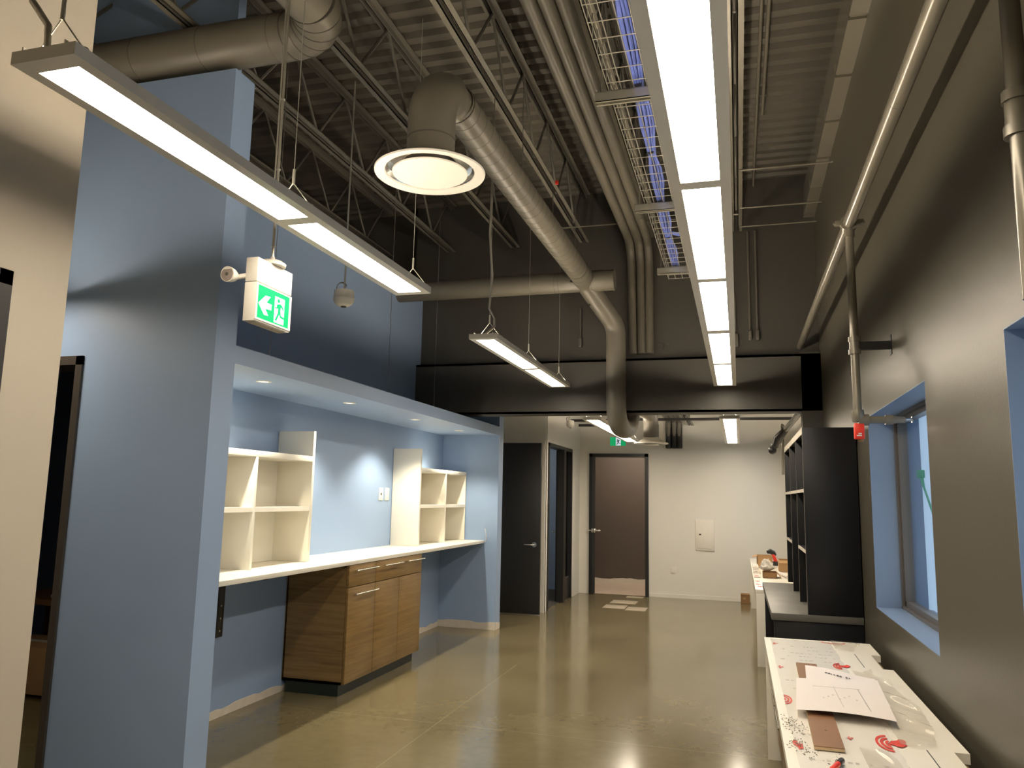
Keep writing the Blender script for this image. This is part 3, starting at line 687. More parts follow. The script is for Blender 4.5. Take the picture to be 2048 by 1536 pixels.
obj('tag_plug', tube(BM(), [(PX+0.01, ye4, 1.776), (PX+0.01, ye4, 1.79)], 0.012, 10), M['card2'], tg)
t = thing('drop_pipe', (0.6, 1.83, 1.9), 'grey vertical pipe with union cut off by the right edge of the picture', 'pipe')
obj('pipe_tube', tube(BM(), [(0.60, 1.83, PZ-0.0305), (0.60, 1.815, 1.90)], 0.0205, 16), M['pipe'], t)
bm = BM()
for z in (2.355, 2.275): tube(bm, [(0.60, 1.825, z-0.012), (0.60, 1.825, z+0.012)], 0.030, 16)
tube(bm, [(0.60, 1.825, 2.28), (0.60, 1.825, 2.35)], 0.0255, 16)
obj('union', bm, M['pipe'], t)
# far sprinkler main in the low room
t = thing('far_sprinkler_pipe', (0.48, 9.6, 2.1), 'grey sprinkler pipe with dark valve beyond the beam, above the bookcase', 'pipe')
obj('main_pipe', tube(BM(), [(0.625, 7.79, 2.375), (0.52, 9.2, 2.27)], 0.031, 16), M['pipe'], t)
bm = BM(); tube(bm, [(0.52, 9.2, 2.27), (0.45, 9.35, 2.19), (0.41, 9.45, 2.10)], [0.036, 0.05, 0.03], 14)
for p, r in (((0.44, 9.4, 2.17), 0.055), ((0.41, 9.45, 2.11), 0.045), ((0.385, 9.5, 2.06), 0.05)): bmesh.ops.create_icosphere(bm, subdivisions=2, radius=r, matrix=Matrix.Translation(p))
obj('valve', bm, M['black'], t)
obj('drop_pipe', tube(BM(), [(0.505, 9.6, 2.36), (0.50, 9.6, 1.78)], 0.016, 12), M['pipe'], t)
obj('top_run', tube(BM(), [(0.52, 9.2, 2.28), (0.505, 9.6, 2.36)], 0.016, 12), M['pipe'], t)

# ------------------------------------------------------------------ exit sign and sensors
def poly_plate(bm, uv, mapf, t):
    """flat prism of a 2-D outline placed by mapf(u,v,depth)"""
    a = [bm.verts.new(mapf(u, v, 0)) for u, v in uv]; b = [bm.verts.new(mapf(u, v, t)) for u, v in uv]
    n = len(uv); bm.faces.new(a); bm.faces.new(list(reversed(b)))
    for i in range(n): bm.faces.new((a[i], a[(i+1) % n], b[(i+1) % n], b[i]))
    bm.normal_update(); bmesh.ops.triangulate(bm, faces=[f for f in bm.faces if len(f.verts) > 4])
ARROW = [(0.031, 0.45), (0.236, 0.745), (0.389, 0.765), (0.275, 0.548), (0.434, 0.545), (0.433, 0.37), (0.246, 0.351), (0.351, 0.167), (0.219, 0.154)]
DOOR = [(0.53, 0.86), (0.845, 0.86), (0.845, 0.05), (0.53, 0.05)]
MAN = [[(0.601, 0.625), (0.698, 0.665), (0.754, 0.646), (0.827, 0.531), (0.812, 0.500), (0.735, 0.590), (0.715, 0.457), (0.738, 0.315), (0.877, 0.276), (0.889, 0.226), (0.724, 0.245), (0.691, 0.345), (0.61, 0.12), (0.555, 0.115), (0.640, 0.361), (0.645, 0.52), (0.609, 0.485), (0.532, 0.487), (0.535, 0.519), (0.596, 0.525)],
       [(0.648+0.042*math.cos(a*PI/6), 0.75+0.062*math.sin(a*PI/6)) for a in range(12)]]
es = thing('exit_sign', (-2.03, 2.98, 2.2), 'white running-man exit sign with left arrow hanging before the blue wall', 'sign')
xs0, xs1, ya, yb_, za, zb_ = -2.06, -2.0, 2.84, 3.115, 2.202, 2.487
obj('housing', bx(((xs0, ya, za), (xs1, yb_, 2.375)), ((xs0, ya, 2.378), (xs1, yb_, zb_)), bev=0.003), M['white_metal'], es)
fa, fb, ga, gb = ya+0.012, yb_-0.016, 2.218, 2.366
mp = lambda u, v, d: (xs1+0.0005+d, fa+(fb-fa)*u, ga+(gb-ga)*v)
fp = BM(); box(fp, (xs1-0.002, fa, ga), (xs1+0.0012, fb, gb)); fpo = obj('sign_face', fp, M['signgreen'], es, 'green backlit face')
fpo.data.materials[0].node_tree.nodes['Principled BSDF'].inputs['Roughness'].default_value = 0.12
b1 = BM(); poly_plate(b1, ARROW, mp, 0.0014); poly_plate(b1, DOOR, mp, 0.0014); obj('arrow_and_doorway', b1, M['signwhite'], fpo)
b2 = BM()
for q in MAN: poly_plate(b2, q, mp, 0.0022)
obj('running_figure', b2, M['signgreen'], fpo)
obj('face_bezel', bx(((xs1, ya, ga-0.008), (xs1+0.003, yb_, ga)), ((xs1, ya, gb), (xs1+0.003, yb_, gb+0.006)), ((xs1, ya, ga), (xs1+0.003, fa, gb)), ((xs1, fb, ga), (xs1+0.003, yb_, gb))), M['white_metal'], es)
obj('bottom_lens', bx(((xs0+0.01, ya+0.02, za-0.004), (xs1-0.01, yb_-0.02, za+0.001))), M['plaster'], es)
lh = obj('lamp_head', tube(BM(), [(-2.100, 2.835, 2.398), (-2.100, 2.82, 2.397), (-2.100, 2.80, 2.396), (-2.099, 2.775, 2.394), (-2.099, 2.768, 2.3935)], [0.012, 0.022, 0.030, 0.034, 0.034], 28), M['white_metal'], es, 'round emergency lamp head')
obj('lamp_lens', tube(BM(), [(-2.099, 2.7685, 2.3935), (-2.099, 2.7665, 2.3935)], 0.029, 24), paint('lamp_lens_glass', (0.30, 0.25, 0.22), 0.15), lh, 'dull grey lens')
obj('lamp_bulb', tube(BM(), [(-2.099, 2.7667, 2.3935), (-2.099, 2.763, 2.3935)], 0.008, 14), M['chrome'], lh)
obj('lamp_arm', tube(BM(), [(-2.055, 2.86, 2.41), (-2.075, 2.848, 2.405), (-2.098, 2.836, 2.398)], 0.012, 12), M['white_metal'], es)
obj('canopy', lathe(BM(), (-2.03, 2.99, zb_), [(0.06, 0.0), (0.062, 0.012), (0.045, 0.024), (0.012, 0.03), (0.01, 0.045)], 28), M['white_metal'], es)
obj('hanging_rod', tube(BM(), [(-2.03, 2.99, 2.52), (-2.03, 2.985, 4.3)], 0.0065, 10), M['galv'], es)
bm = BM()
for z in (2.58, 2.95, 3.3): tube(bm, [(-2.03, 2.99, z), (-2.03, 2.99, z+0.006)], 0.010, 10)
tube(bm, [(-2.043, 2.985, 2.8)]+[(-2.043, 2.985, 2.8+0.1*i) for i in range(1, 13)], 0.004, 8)
obj('rod_cable', bm, M['wire'], es)
es.scale = (0.935,)*3; es.location = Vector((0, 0, 1.47))+(es.location-Vector((0, 0, 1.47)))*0.935
def sensor(name, x, y, z, ztop, label, r=0.066):
    t = thing(name, (x, y, z), label, 'sensor', 'hanging ceiling sensors')
    obj('sensor_body', lathe(BM(), (x, y, z), [(r*0.30, 0.0), (r*0.5, 0.003), (r*0.8, 0.016), (r*0.97, 0.036), (r, 0.046), (r, 0.052), (r*0.93, 0.058), (r*0.93, 0.098), (r*0.55, 0.105), (0.01, 0.106)], 28), M['white_metal'], t)
    obj('sensor_lens', lathe(BM(), (x, y, z-0.006), [(0.006, -0.002), (r*0.25, 0.0), (r*0.26, 0.008)], 20), M['black'], t)
    obj('hanging_rod', tube(BM(), [(x, y, z+0.10), (x, y, ztop)], 0.0055, 10), M['galv'], t)
    bm = BM()
    tube(bm, arc((x-0.02, y, z+0.12), 0.035, (1, 0, 0), (0, 0, 1), 0.2, PI*1.3, 10), 0.0022, 6)
    tube(bm, arc((x-0.03, y+0.01, z+0.125), 0.03, (1, 0, 0), (0, 0, 1), 0.2, PI*1.3, 10), 0.0022, 6)
    obj('spare_wire', bm, M['steel_paint'], t)
    return t
sensor('ceiling_sensor', -2.325, 4.2, 2.61, 4.1, 'white ceiling sensor on a rod beside the first pendant light')
sensor('ceiling_sensor', -2.22, 10.5, 2.42, 2.66, 'small white ceiling sensor beyond the beam, above the office doorway', 0.055)
# far exit sign
t = thing('exit_sign', (-1.81, 12.22, 2.285), 'small green running-man exit sign above the far doorway', 'sign')
obj('sign_housing', bx(((-1.94, 12.205, 2.285), (-1.69, 12.25, 2.425))), M['white_metal'], t)
fo = obj('sign_face', bx(((-1.938, 12.2, 2.288), (-1.692, 12.206, 2.422))), M['signgreen'], t, 'green backlit face')
mp2 = lambda u, v, d: (-1.93+0.245*(u-0.185), 12.1995-d, 2.288+0.134*v)
b1 = BM(); poly_plate(b1, [(0.53, 0.97), (0.85, 0.97), (0.85, 0.03), (0.53, 0.03)], mp2, 0.001); obj('doorway_symbol', b1, M['signwhite'], fo)
b2 = BM()
for q in MAN: poly_plate(b2, q, mp2, 0.002)
obj('running_figure', b2, M['ink'], fo)

# ------------------------------------------------------------------ downlights and soffit wires
def fitting(y, lab):
    x = -2.868
    t = thing('downlight', (x, y, 2.155), lab, 'downlight', 'recessed downlights in the niche soffit')
    obj('trim_ring', lathe(BM(), (x, y, 2.15), [(0.033, 0.002), (0.037, 0.0), (0.048, 0.002), (0.05, 0.005), (0.036, 0.005), (0.032, 0.03)], 28, caps=False), M['white_metal'], t)
    obj('lamp_lens', lathe(BM(), (x, y, 2.17), [(0.028, 0.0), (0.028, 0.008)], 24), M['dlens'], t, 'glowing lens')
    lamp('downlight_lamp', 'SPOT', (x, y, 2.160), 80, (1.0, 0.90, 0.70), 'lamp', 0.025, math.radians(115), (0, 0, 0), 0.55, parent=t)
for y, lab in [(4.216, 'recessed downlight nearest the camera in the niche soffit'), (5.352, 'recessed downlight second from the near end of the niche soffit'), (6.631, 'recessed downlight third along the niche soffit'), (7.816, 'recessed downlight at the far end of the niche soffit')]: fitting(y, lab)
for y, lab in [(3.95, 'thin suspension wire of the soffit, left, behind the exit sign'), (5.58, 'thin suspension wire of the soffit in the middle'), (6.56, 'thin suspension wire of the soffit nearest the beam')]:
    tag(obj('suspension_wire', tb([(-2.66, y, 2.255), (-2.66, y, 4.63)], 0.0018, 6), M['steel_paint']), lab, 'wire', 'soffit suspension wires')

# ------------------------------------------------------------------ blue niche furniture
o = tag(obj('desk_worktop', bx(((-3.3, 3.575, 0.94), (-2.77, 8.48, 0.97)), bev=0.002), M['white_lam']), 'long white worktop spanning the blue niche', 'worktop')
t = thing('base_cabinet', (-3.04, 6.0, 0), 'oak base cabinet with drawers under the niche worktop', 'cabinet')
ca, cb, xf = 5.315, 6.70, -2.80
obj('cabinet_body', bx(((-3.29, ca, 0.085), (xf-0.002, ca+0.02, 0.94)), ((-3.29, cb-0.02, 0.085), (xf-0.002, cb, 0.94)), ((-3.29, ca, 0.085), (xf-0.004, cb, 0.105)), ((-3.29, ca, 0.92), (xf-0.004, cb, 0.938)), ((-3.295, ca, 0.085), (-3.28, cb, 0.94))), M['oak_side'], t)
obj('toe_kick', bx(((-3.27, ca+0.015, 0), (-2.835, cb-0.02, 0.085))), M['toe'], t)
def front(name, y0, y1, z0, z1, handles=()):
    f = obj(name, bx(((xf, y0+0.0028, z0+0.0028), (xf+0.02, y1-0.0028, z1-0.0028)), bev=0.001), M['oak'], t)
    for (h0, h1, hz) in handles:
        bm = BM(); x = xf+0.02
        tube(bm, [(x+0.03, h0, hz), (x+0.03, h1, hz)], 0.006, 10)
        for hy in (h0+0.03, h1-0.03): tube(bm, [(x, hy, hz), (x+0.03, hy, hz)], 0.005, 8)
        obj('bar_handle', bm, M['chrome'], f)
front('drawer_front', ca, 5.765, 0.775, 0.938, [(5.385, 5.755, 0.895)])
front('drawer_front', 5.765, cb, 0.775, 0.938, [(5.87, 6.235, 0.895), (6.33, 6.695, 0.895)])
front('cabinet_door', ca, 5.765, 0.087, 0.775, [(5.385, 5.765, 0.722)])
front('cabinet_door', 5.765, 6.22, 0.087, 0.775)
front('cabinet_door', 6.22, cb, 0.087, 0.775)

def cube_shelf(name, yt, y_other, label, tall_is_far):
    """low 2x2 open shelf with one tall side panel; yt = outer face of the tall panel"""
    t = thing(name, (-3.15, (yt+y_other)/2, 0.97), label, 'shelf', 'white open cube shelves on the niche worktop')
    x0, x1, z0 = -3.295, -3.0, 0.971
    s = -1 if tall_is_far else 1
    th = 0.032
    a, b = sorted((yt, yt+s*th)); obj('tall_side_panel', bx(((x0, a, z0), (x1, b, 1.915)), bev=0.0015), M['white_lam'], t)
    inner = yt+s*th
    a, b = sorted((y_other, y_other-s*0.02)); obj('side_panel', bx(((x0, a, z0), (x1, b, 1.69)), bev=0.0015), M['white_lam'], t)
    a, b = sorted((inner, y_other)); obj('top_shelf', bx(((x0, a, 1.69), (x1, b, 1.73)), bev=0.0015), M['white_lam'], t)
    e = y_other-s*0.02; ym = yt+s*0.715
    for q0, q1 in ((inner, ym-s*0.012), (ym+s*0.012, e)):
        a, b = sorted((q0, q1)); obj('middle_shelf', bx(((x0+0.006, a, 1.335), (x1-0.002, b, 1.365))), M['white_lam'], t)
    obj('divider', bx(((x0, ym-0.012, z0), (x1, ym+0.012, 1.69)), bev=0.0015), M['white_lam'], t)
    a, b = sorted((inner, e)); obj('back_panel', bx(((x0, a, z0), (x0+0.006, b, 1.69))), M['white_lam'], t)
    return t
cube_shelf('cube_shelf', 5.115, 3.60, 'near white cube shelf with tall right side panel on the niche worktop', True)
cube_shelf('cube_shelf', 7.115, 8.465, 'far white cube shelf with tall left side panel on the niche worktop', False)
t = thing('worktop_bracket', (-3.27, 4.51, 0.52), 'black steel bracket under the near end of the niche worktop', 'bracket')
obj('wall_leg', bx(((-3.3, 4.475, 0.52), (-3.275, 4.545, 0.94)), bev=0.003), M['black'], t)
obj('arm', bx(((-3.275, 4.485, 0.90), (-2.95, 4.535, 0.94)), bev=0.003), M['black'], t)
bm = BM()
for z in (0.56, 0.64, 0.72): tube(bm, [(-3.2755, 4.51, z), (-3.2725, 4.51, z)], 0.006, 8)
obj('screw', bm, M['galv'], t)
for y, lab, hole in [(6.865, 'white outlet plate with sockets, left of the pair over the niche worktop', True), (7.0, 'blank white plate, right of the pair over the niche worktop', False)]:
    t = thing('wall_outlet', (-3.295, y, 1.46), lab, 'outlet', 'wall plates in the niche')
    obj('cover_plate', bx(((-3.3, y-0.042, 1.405), (-3.292, y+0.042, 1.525)), bev=0.002), M['white_metal'], t)
    if hole: obj('socket', bx(((-3.2925, y-0.014, 1.455), (-3.2905, y-0.003, 1.475)), ((-3.2925, y+0.003, 1.455), (-3.2905, y+0.014, 1.475))), M['ink'], t)
    else: obj('socket', bx(((-3.2925, y-0.018, 1.435), (-3.289, y+0.018, 1.495)), bev=0.001), M['white_metal'], t)
tag(obj('loose_wire', tube(BM(), [(-2.765, 8.476, 1.10), (-2.755, 8.470, 1.08), (-2.745, 8.470, 1.02), (-2.748, 8.474, 0.96), (-2.758, 8.476, 0.95)], 0.0028, 6), M['white_metal']), 'short pale wire poking out of the far niche wall above the worktop end', 'wire')

# ------------------------------------------------------------------ store-room clutter glimpsed through the dark doorway
t = thing('cardboard_box', (-4.85, 4.75, 0), 'brown cardboard box on the floor of the dark store room', 'box')
obj('box_body', bx(((-5.25, 4.55, 0.02), (-4.6, 4.95, 0.34)), bev=0.004), M['card'], t)
obj('packing_tape', bx(((-5.26, 4.72, 0.339), (-4.59, 4.78, 0.342))), M['plaster'], t)
t = thing('work_bench', (-5.1, 5.3, 0), 'low dark bench in the store room behind the box', 'bench')
obj('bench_top', bx(((-5.8, 5.0, 0.55), (-4.6, 5.6, 0.59))), M['card2'], t)
for x in (-5.75, -4.65):
    for y in (5.05, 5.55): obj('leg', bx(((x-0.025, y-0.025, 0), (x+0.025, y+0.025, 0.55))), M['card2'], t)
for k in range(4):
    o = obj('folded_sheet', bx(((-5.3+0.03*k, 5.1, 0.59+0.035*k), (-4.72-0.02*k, 5.5, 0.622+0.035*k)), bev=0.012), M['paper'])
    tag(o, ['lowest', 'second', 'third', 'topmost'][k]+' pale folded sheet in the stack on the store room bench', 'sheet', 'folded sheets on the store bench')

# ------------------------------------------------------------------ end wall
t = thing('electrical_panel', (-0.506, 12.24, 0.717), 'white electrical panel with narrow glazed slot on the end wall', 'panel')
obj('panel_frame', bx(((-0.643, 12.232, 0.717), (-0.369, 12.25, 1.175)), bev=0.004), M['white_metal'], t)
pdoor = obj('panel_door', bx(((-0.612, 12.224, 0.748), (-0.400, 12.233, 1.150)), bev=0.003), M['white_metal'], t)
obj('door_window', bx(((-0.535, 12.2215, 0.82), (-0.472, 12.2245, 1.075)), bev=0.001), M['frame'], pdoor, 'grey glazed slot')
obj('panel_latch', bx(((-0.59, 12.219, 0.945), (-0.56, 12.2245, 0.965)), bev=0.001), M['black'], pdoor, 'small dark latch')
t = thing('wall_outlet', (-0.975, 12.25, 0.36), 'small white outlet low on the end wall beside the far doorway', 'outlet')
obj('cover_plate', bx(((-1.015, 12.243, 0.36), (-0.935, 12.25, 0.46)), bev=0.002), M['white_metal'], t)
obj('socket', bx(((-0.99, 12.2415, 0.385), (-0.96, 12.2435, 0.405)), ((-0.99, 12.2415, 0.415), (-0.96, 12.2435, 0.435))), M['frame'], t)
t = thing('cardboard_box', (0.055, 12.1, 0), 'small brown cardboard box on the floor against the end wall', 'box')
obj('box_body', bx(((-0.005, 12.03, 0), (0.122, 12.21, 0.13)), bev=0.003), M['card2'], t)
obj('box_flap', bx(((-0.003, 12.02, 0.128), (0.12, 12.12, 0.134)), ((0.03, 12.026, 0.06), (0.06, 12.031, 0.085))), M['card'], t)
for k, (x0, x1, y0, y1) in enumerate([(-1.81, -1.51, 10.74, 11.08), (-1.79, -1.43, 11.27, 11.62), (-1.66, -1.41, 11.98, 12.14), (-1.49, -1.22, 10.64, 10.98)]):  # thin pale rectangles lying flat on the floor
    o = obj('floor_tile', bx(((x0, y0, 0.0), (x1, y1, 0.004)), bev=0.001), M['tile'])
    tag(o, ['pale loose floor tile, leftmost before the far doorway', 'pale loose floor tile, widest, just before the far doorway', 'pale loose floor tile lying on the threshold of the far doorway', 'pale loose floor tile nearest the camera, right of the leftmost one'][k], 'tile', 'loose pale floor tiles')

# ------------------------------------------------------------------ near white counter
ZC = 0.675
def counter_top(x0, x1, y0, y1, z0, z1, notches, depth):
    bm = BM(); pts = [(x0, y0), (x1, y0)]
    for a, b in notches: pts += [(x1, a), (x1-depth, a), (x1-depth, b), (x1, b)]
    pts += [(x1, y1), (x0, y1)]
    prism(bm, pts, 2, z0, z1)
    bm.normal_update(); bmesh.ops.triangulate(bm, faces=[f for f in bm.faces if len(f.verts) > 4]); return bm
t = thing('counter', (0.41, 2.6, 0), 'long white counter in the right foreground with oak drawers and cut-out cable notches', 'counter')
wt = obj('worktop', counter_top(0.126, 0.70, 0.3, 4.99, ZC-0.033, ZC, [(0.93, 1.29), (2.60, 2.962), (4.27, 4.63)], 0.046), M['white_lam'], t)
obj('cable_slot', bx(*[((0.571, a, ZC-0.002), (0.5745, a+0.35, ZC+0.0004)) for a in (0.94, 2.61, 4.28)]), M['black'], wt)
obj('end_panel', bx(((0.131, 4.955, 0), (0.69, 4.988, ZC-0.034)), bev=0.001), M['white_lam'], t)
obj('end_panel', bx(((0.131, 0.32, 0), (0.69, 0.353, ZC-0.034)), bev=0.001), M['white_lam'], t)
obj('drawer_unit', bx(((0.21, 0.36, 0.09), (0.69, 4.952, ZC-0.035))), M['oak_side'], t)
obj('toe_kick', bx(((0.25, 0.36, 0), (0.69, 4.95, 0.09))), M['toe'], t)
yy = 0.36
ys = [0.36, 1.36, 2.28, 3.20, 4.10, 4.545, 4.952]
for a, b in zip(ys, ys[1:]):
    f = obj('drawer_front', bx(((0.19, a+0.002, 0.095), (0.209, b-0.002, ZC-0.037)), bev=0.001), M['oak'], t)
    if b > 4.5:
        bm = BM(); tube(bm, [(0.16, a+0.02, 0.39), (0.16, b-0.015, 0.39)], 0.006, 10)
        for hy in (a+0.06, b-0.06): tube(bm, [(0.16, hy, 0.39), (0.19, hy, 0.39)], 0.005, 8)
        obj('bar_handle', bm, M['chrome'], f)

# protective film with red marks
fm = thing('protective_film', (0.32, 3.6, ZC), 'sheet of protective film with red logos and faint print covering the near white counter', 'film')
bm = BM(); rnd = random.Random(11); nx, ny = 10, 60; g = {}
for i in range(nx+1):
    for j in range(ny+1):
        x = 0.160+(0.485-0.160)*i/nx; y = 1.6+(4.955-1.6)*j/ny
        if i == nx: x += rnd.uniform(-0.005, 0.003)
        if i == 0: x += rnd.uniform(-0.001, 0.001)
        g[i, j] = bm.verts.new((x, y, ZC+0.0008+max(0, rnd.gauss(0, 0.0004))))
for i in range(nx):
    for j in range(ny): bm.faces.new((g[i, j], g[i+1, j], g[i+1, j+1], g[i, j+1]))
film_bm = bm
def sector(bm, cx, cy, r0, r1, a0, a1, sx, sy, z, n=14):
    A = [bm.verts.new((cx+sx*r0*math.cos(a0+(a1-a0)*k/n), cy+sy*r0*math.sin(a0+(a1-a0)*k/n), z)) for k in range(n+1)]
    B = [bm.verts.new((cx+sx*r1*math.cos(a0+(a1-a0)*k/n), cy+sy*r1*math.sin(a0+(a1-a0)*k/n), z)) for k in range(n+1)]
    for k in range(n): bm.faces.new((A[k], B[k], B[k+1], A[k+1]))
def blot(bm, cx, cy, rx, ry, z, seed):
    r = random.Random(seed); n = 14
    bm.faces.new([bm.verts.new((cx+rx*math.cos(2*PI*k/n)*r.uniform(0.6, 1.15), cy+ry*math.sin(2*PI*k/n)*r.uniform(0.6, 1.15), z)) for k in range(n)])
ZR = ZC+0.0030
def logo(cx, cy, s, seed, a0=PI*0.5, a1=PI*1.5, stretch=2.2):
    bm = BM()
    for r0, r1 in ((0.80, 1.0), (0.46, 0.68), (0.14, 0.34)): sector(bm, cx, cy, r0*s, r1*s, a0, a1, 1, stretch, ZR)
    blot(bm, cx+0.55*s, cy+0.15*s, 0.75*s, 0.9*s, ZR+0.0003, seed); blot(bm, cx+0.9*s, cy+0.6*s, 0.35*s, 0.8*s, ZR+0.0006, seed+1)
    o = obj('red_logo', bm, M['red'], fm, 'red printed mark')
logo(0.462, 4.25, 0.036, 1); logo(0.468, 2.985, 0.044, 4); logo(0.18, 4.78, 0.012, 7, stretch=3)
logo(0.178, 4.13, 0.010, 9, stretch=4); logo(0.347, 3.0, 0.008, 12, stretch=3)
bm = BM(); sector(bm, 0.16, 3.48, 0.024, 0.03, -PI/2, PI/2, 1, 2.6, ZR); sector(bm, 0.16, 3.48, 0.013, 0.019, -PI/2, PI/2, 1, 2.6, ZR); sector(bm, 0.16, 3.48, 0.0, 0.007, -PI/2, PI/2, 1, 2.6, ZR)
o = obj('red_logo', bm, M['red'], fm, 'red rainbow-shaped mark')
bm = BM(); sector(bm, 0.50, 4.945, 0.055, 0.068, PI, 2*PI, 1, 0.75, ZR); blot(bm, 0.51, 4.905, 0.05, 0.012, ZR+0.0003, 21)
o = obj('red_logo', bm, M['red'], fm, 'long red curved mark at the far edge')
bm = BM(); blot(bm, 0.163, 2.885, 0.011, 0.035, ZR, 31); blot(bm, 0.177, 2.845, 0.012, 0.04, ZR+0.0003, 32)
o = obj('red_logo', bm, M['red'], fm, 'red smear near the front edge')
bm = film_bm; rnd = random.Random(5); n0 = len(bm.faces)
for yl in (4.72, 4.62, 4.52, 4.43, 4.33, 3.98, 3.84, 3.68, 3.56, 3.40, 3.28, 2.99, 2.72):
    x = 0.185+rnd.uniform(0, 0.03)
    while x < 0.46:
        l = rnd.uniform(0.006, 0.02)
        if rnd.random() < 0.55:
            for d in (0, 0.012): box(bm, (x, yl+d, ZR-0.0006), (x+l, yl+d+0.004, ZR-0.0002))
        x += l+0.008
bm.faces.ensure_lookup_table()
for f in bm.faces[n0:]: f.material_index = 1
obj('film_sheet', bm, [M['film'], M['faint']], fm)

# brown board, drawing sheets, polythene, marker, debris
t = thing('sample_board', (0.28, 3.5, ZC+0.004), 'brown board lying under the drawing sheets on the near counter', 'board')
bm = BM(); prism(bm, [(0.217, 2.822), (0.309, 2.822), (0.345, 4.19), (0.252, 4.20)], 2, ZC+0.0135, ZC+0.0165); obj('board_face', bm, M['board'], t)
bm = BM(); prism(bm, [(0.217, 2.822), (0.309, 2.822), (0.345, 4.19), (0.252, 4.20)], 2, ZC+0.0045, ZC+0.0135); obj('plywood_core', bm, M['ply'], t)
bm = BM(); tube(bm, [(0.272, 3.02, ZC+0.0165), (0.272, 3.02, ZC+0.0175)], 0.004, 10); obj('screw_head', bm, M['galv'], t)
def sheet(corners, z, curl, n=12, seed=0):
    """paper sheet through four corners (near-left, near-right, far-right, far-left)"""
    bm = BM(); g = {}; a, b, c, d = [Vector((*p, 0)) for p in corners]; r = random.Random(seed)
    for i in range(n+1):
        for j in range(n+1):
            u, v = i/n, j/n; p = (a*(1-u)+b*u)*(1-v)+(d*(1-u)+c*u)*v
            p.z = z+curl(u, v); g[i, j] = bm.verts.new(p)
    for i in range(n):
        for j in range(n):
            f = bm.faces.new((g[i, j], g[i+1, j], g[i+1, j+1], g[i, j+1])); f.smooth = True
    return bm
def lay(name, bm, mat, label, cat, group=None):
    o = obj(name, bm, mat)
    return tag(o, label, cat, group) if label else o
zb2 = ZC+0.0215
s2 = lay('drawing_sheet', sheet([(0.262, 3.68), (0.545, 3.42), (0.562, 3.905), (0.286, 4.09)], zb2, lambda u, v: 0.012*max(0, v-0.55)+0.004*math.sin(u*5)*v), M['paper'], 'drawing sheet at the back with corner pointing over the brown board', 'paper', 'drawing sheets on the near counter')
s1 = lay('drawing_sheet', sheet([(0.188, 3.215), (0.523, 3.172), (0.560, 3.82), (0.226, 3.775)], zb2+0.008, lambda u, v: 0.012*max(0, 0.22-v)*math.sin(u*PI)*3+0.006*u*v), M['paper'], 'large printed drawing sheet lying in front on the near counter', 'paper', 'drawing sheets on the near counter')
bm = BM(); rnd = random.Random(2)
for k in range(9):
    x = 0.36+0.011*k
    if k != 6: box(bm, (x, 3.93-0.012*k, zb2+0.0062+0.0002*k), (x+rnd.uniform(0.004, 0.010), 3.955-0.012*k, zb2+0.0066+0.0002*k))
o = obj('title_print', bm, M['ink'], s2, 'black title print')
bm = BM()
for k in range(7): box(bm, (0.30+0.02*k, 3.40+0.03*(k % 3), zb2+0.016), (0.306+0.02*k, 3.415+0.03*(k % 3), zb2+0.0164))
box(bm, (0.36, 3.28, zb2+0.0165), (0.362, 3.62, zb2+0.017)); box(bm, (0.45, 3.25, zb2+0.0175), (0.452, 3.6, zb2+0.018)); box(bm, (0.28, 3.60, zb2+0.0165), (0.46, 3.604, zb2+0.017))
obj('drawing_lines', bm, M['faint'], s1)
def crumple(x0, x1, y0, y1, z, amp, nx, ny, seed, lim):
    """wrinkled sheet: a few crossing folds plus gentle waves, edges straight-ish"""
    bm = BM(); r = random.Random(seed); g = {}
    waves = [(r.uniform(18, 60), r.uniform(8, 26), r.uniform(0, 6.3)) for _ in range(5)]
    for i in range(nx+1):
        for j in range(ny+1):
            u, v = i/nx, j/ny; x = x0+(x1-x0)*lim(v)*u; y = y0+(y1-y0)*v+0.02*math.sin(u*4+seed)
            h = sum(max(0, math.sin(a*x+b*y+c))**3 for a, b, c in waves)/5
            g[i, j] = bm.verts.new((x, y, z+amp*(0.25+u)*h+0.0005*r.random()))
    for i in range(nx):
        for j in range(ny):
            f = bm.faces.new((g[i, j], g[i+1, j], g[i+1, j+1], g[i, j+1])); f.smooth = True
    return bm
lay('polythene_sheet', crumple(0.50, 0.655, 2.98, 4.15, ZC+0.005, 0.028, 22, 120, 3, lambda v: 0.55+0.45*math.sin(PI*min(1, 0.12+v*0.95))), M['plastic'], 'crumpled clear polythene sheet along the right of the drawings', 'sheet')
lay('polythene_sheet', crumple(0.49, 0.65, 4.70, 4.97, ZC+0.005, 0.03, 20, 30, 8, lambda v: 0.55+0.45*v), M['plastic'], 'small crumpled flap of polythene at the far end of the near counter', 'sheet')
lay('polythene_sheet', crumple(0.36, 0.48, 2.30, 2.88, ZC+0.006, 0.02, 20, 60, 9, lambda v: 1.0-0.3*v), M['plastic'], 'crumpled polythene nearest the camera on the near counter', 'sheet')
t = thing('marker_pen', (0.262, 2.64, ZC+0.012), 'red marker pen with dark cap at the bottom edge of the near counter', 'pen')
a, b = Vector((0.288, 2.712, ZC+0.0125)), Vector((0.232, 2.565, ZC+0.0125)); d = (b-a).normalized()
obj('pen_body', tube(BM(), [a+d*0.045, b], 0.0085, 16), M['redplastic'], t)
obj('pen_cap', tube(BM(), [a, a+d*0.004, a+d*0.045], [0.006, 0.0092, 0.0095], 16), M['black'], t, 'dark cap')
bm = BM(); rnd = random.Random(17)
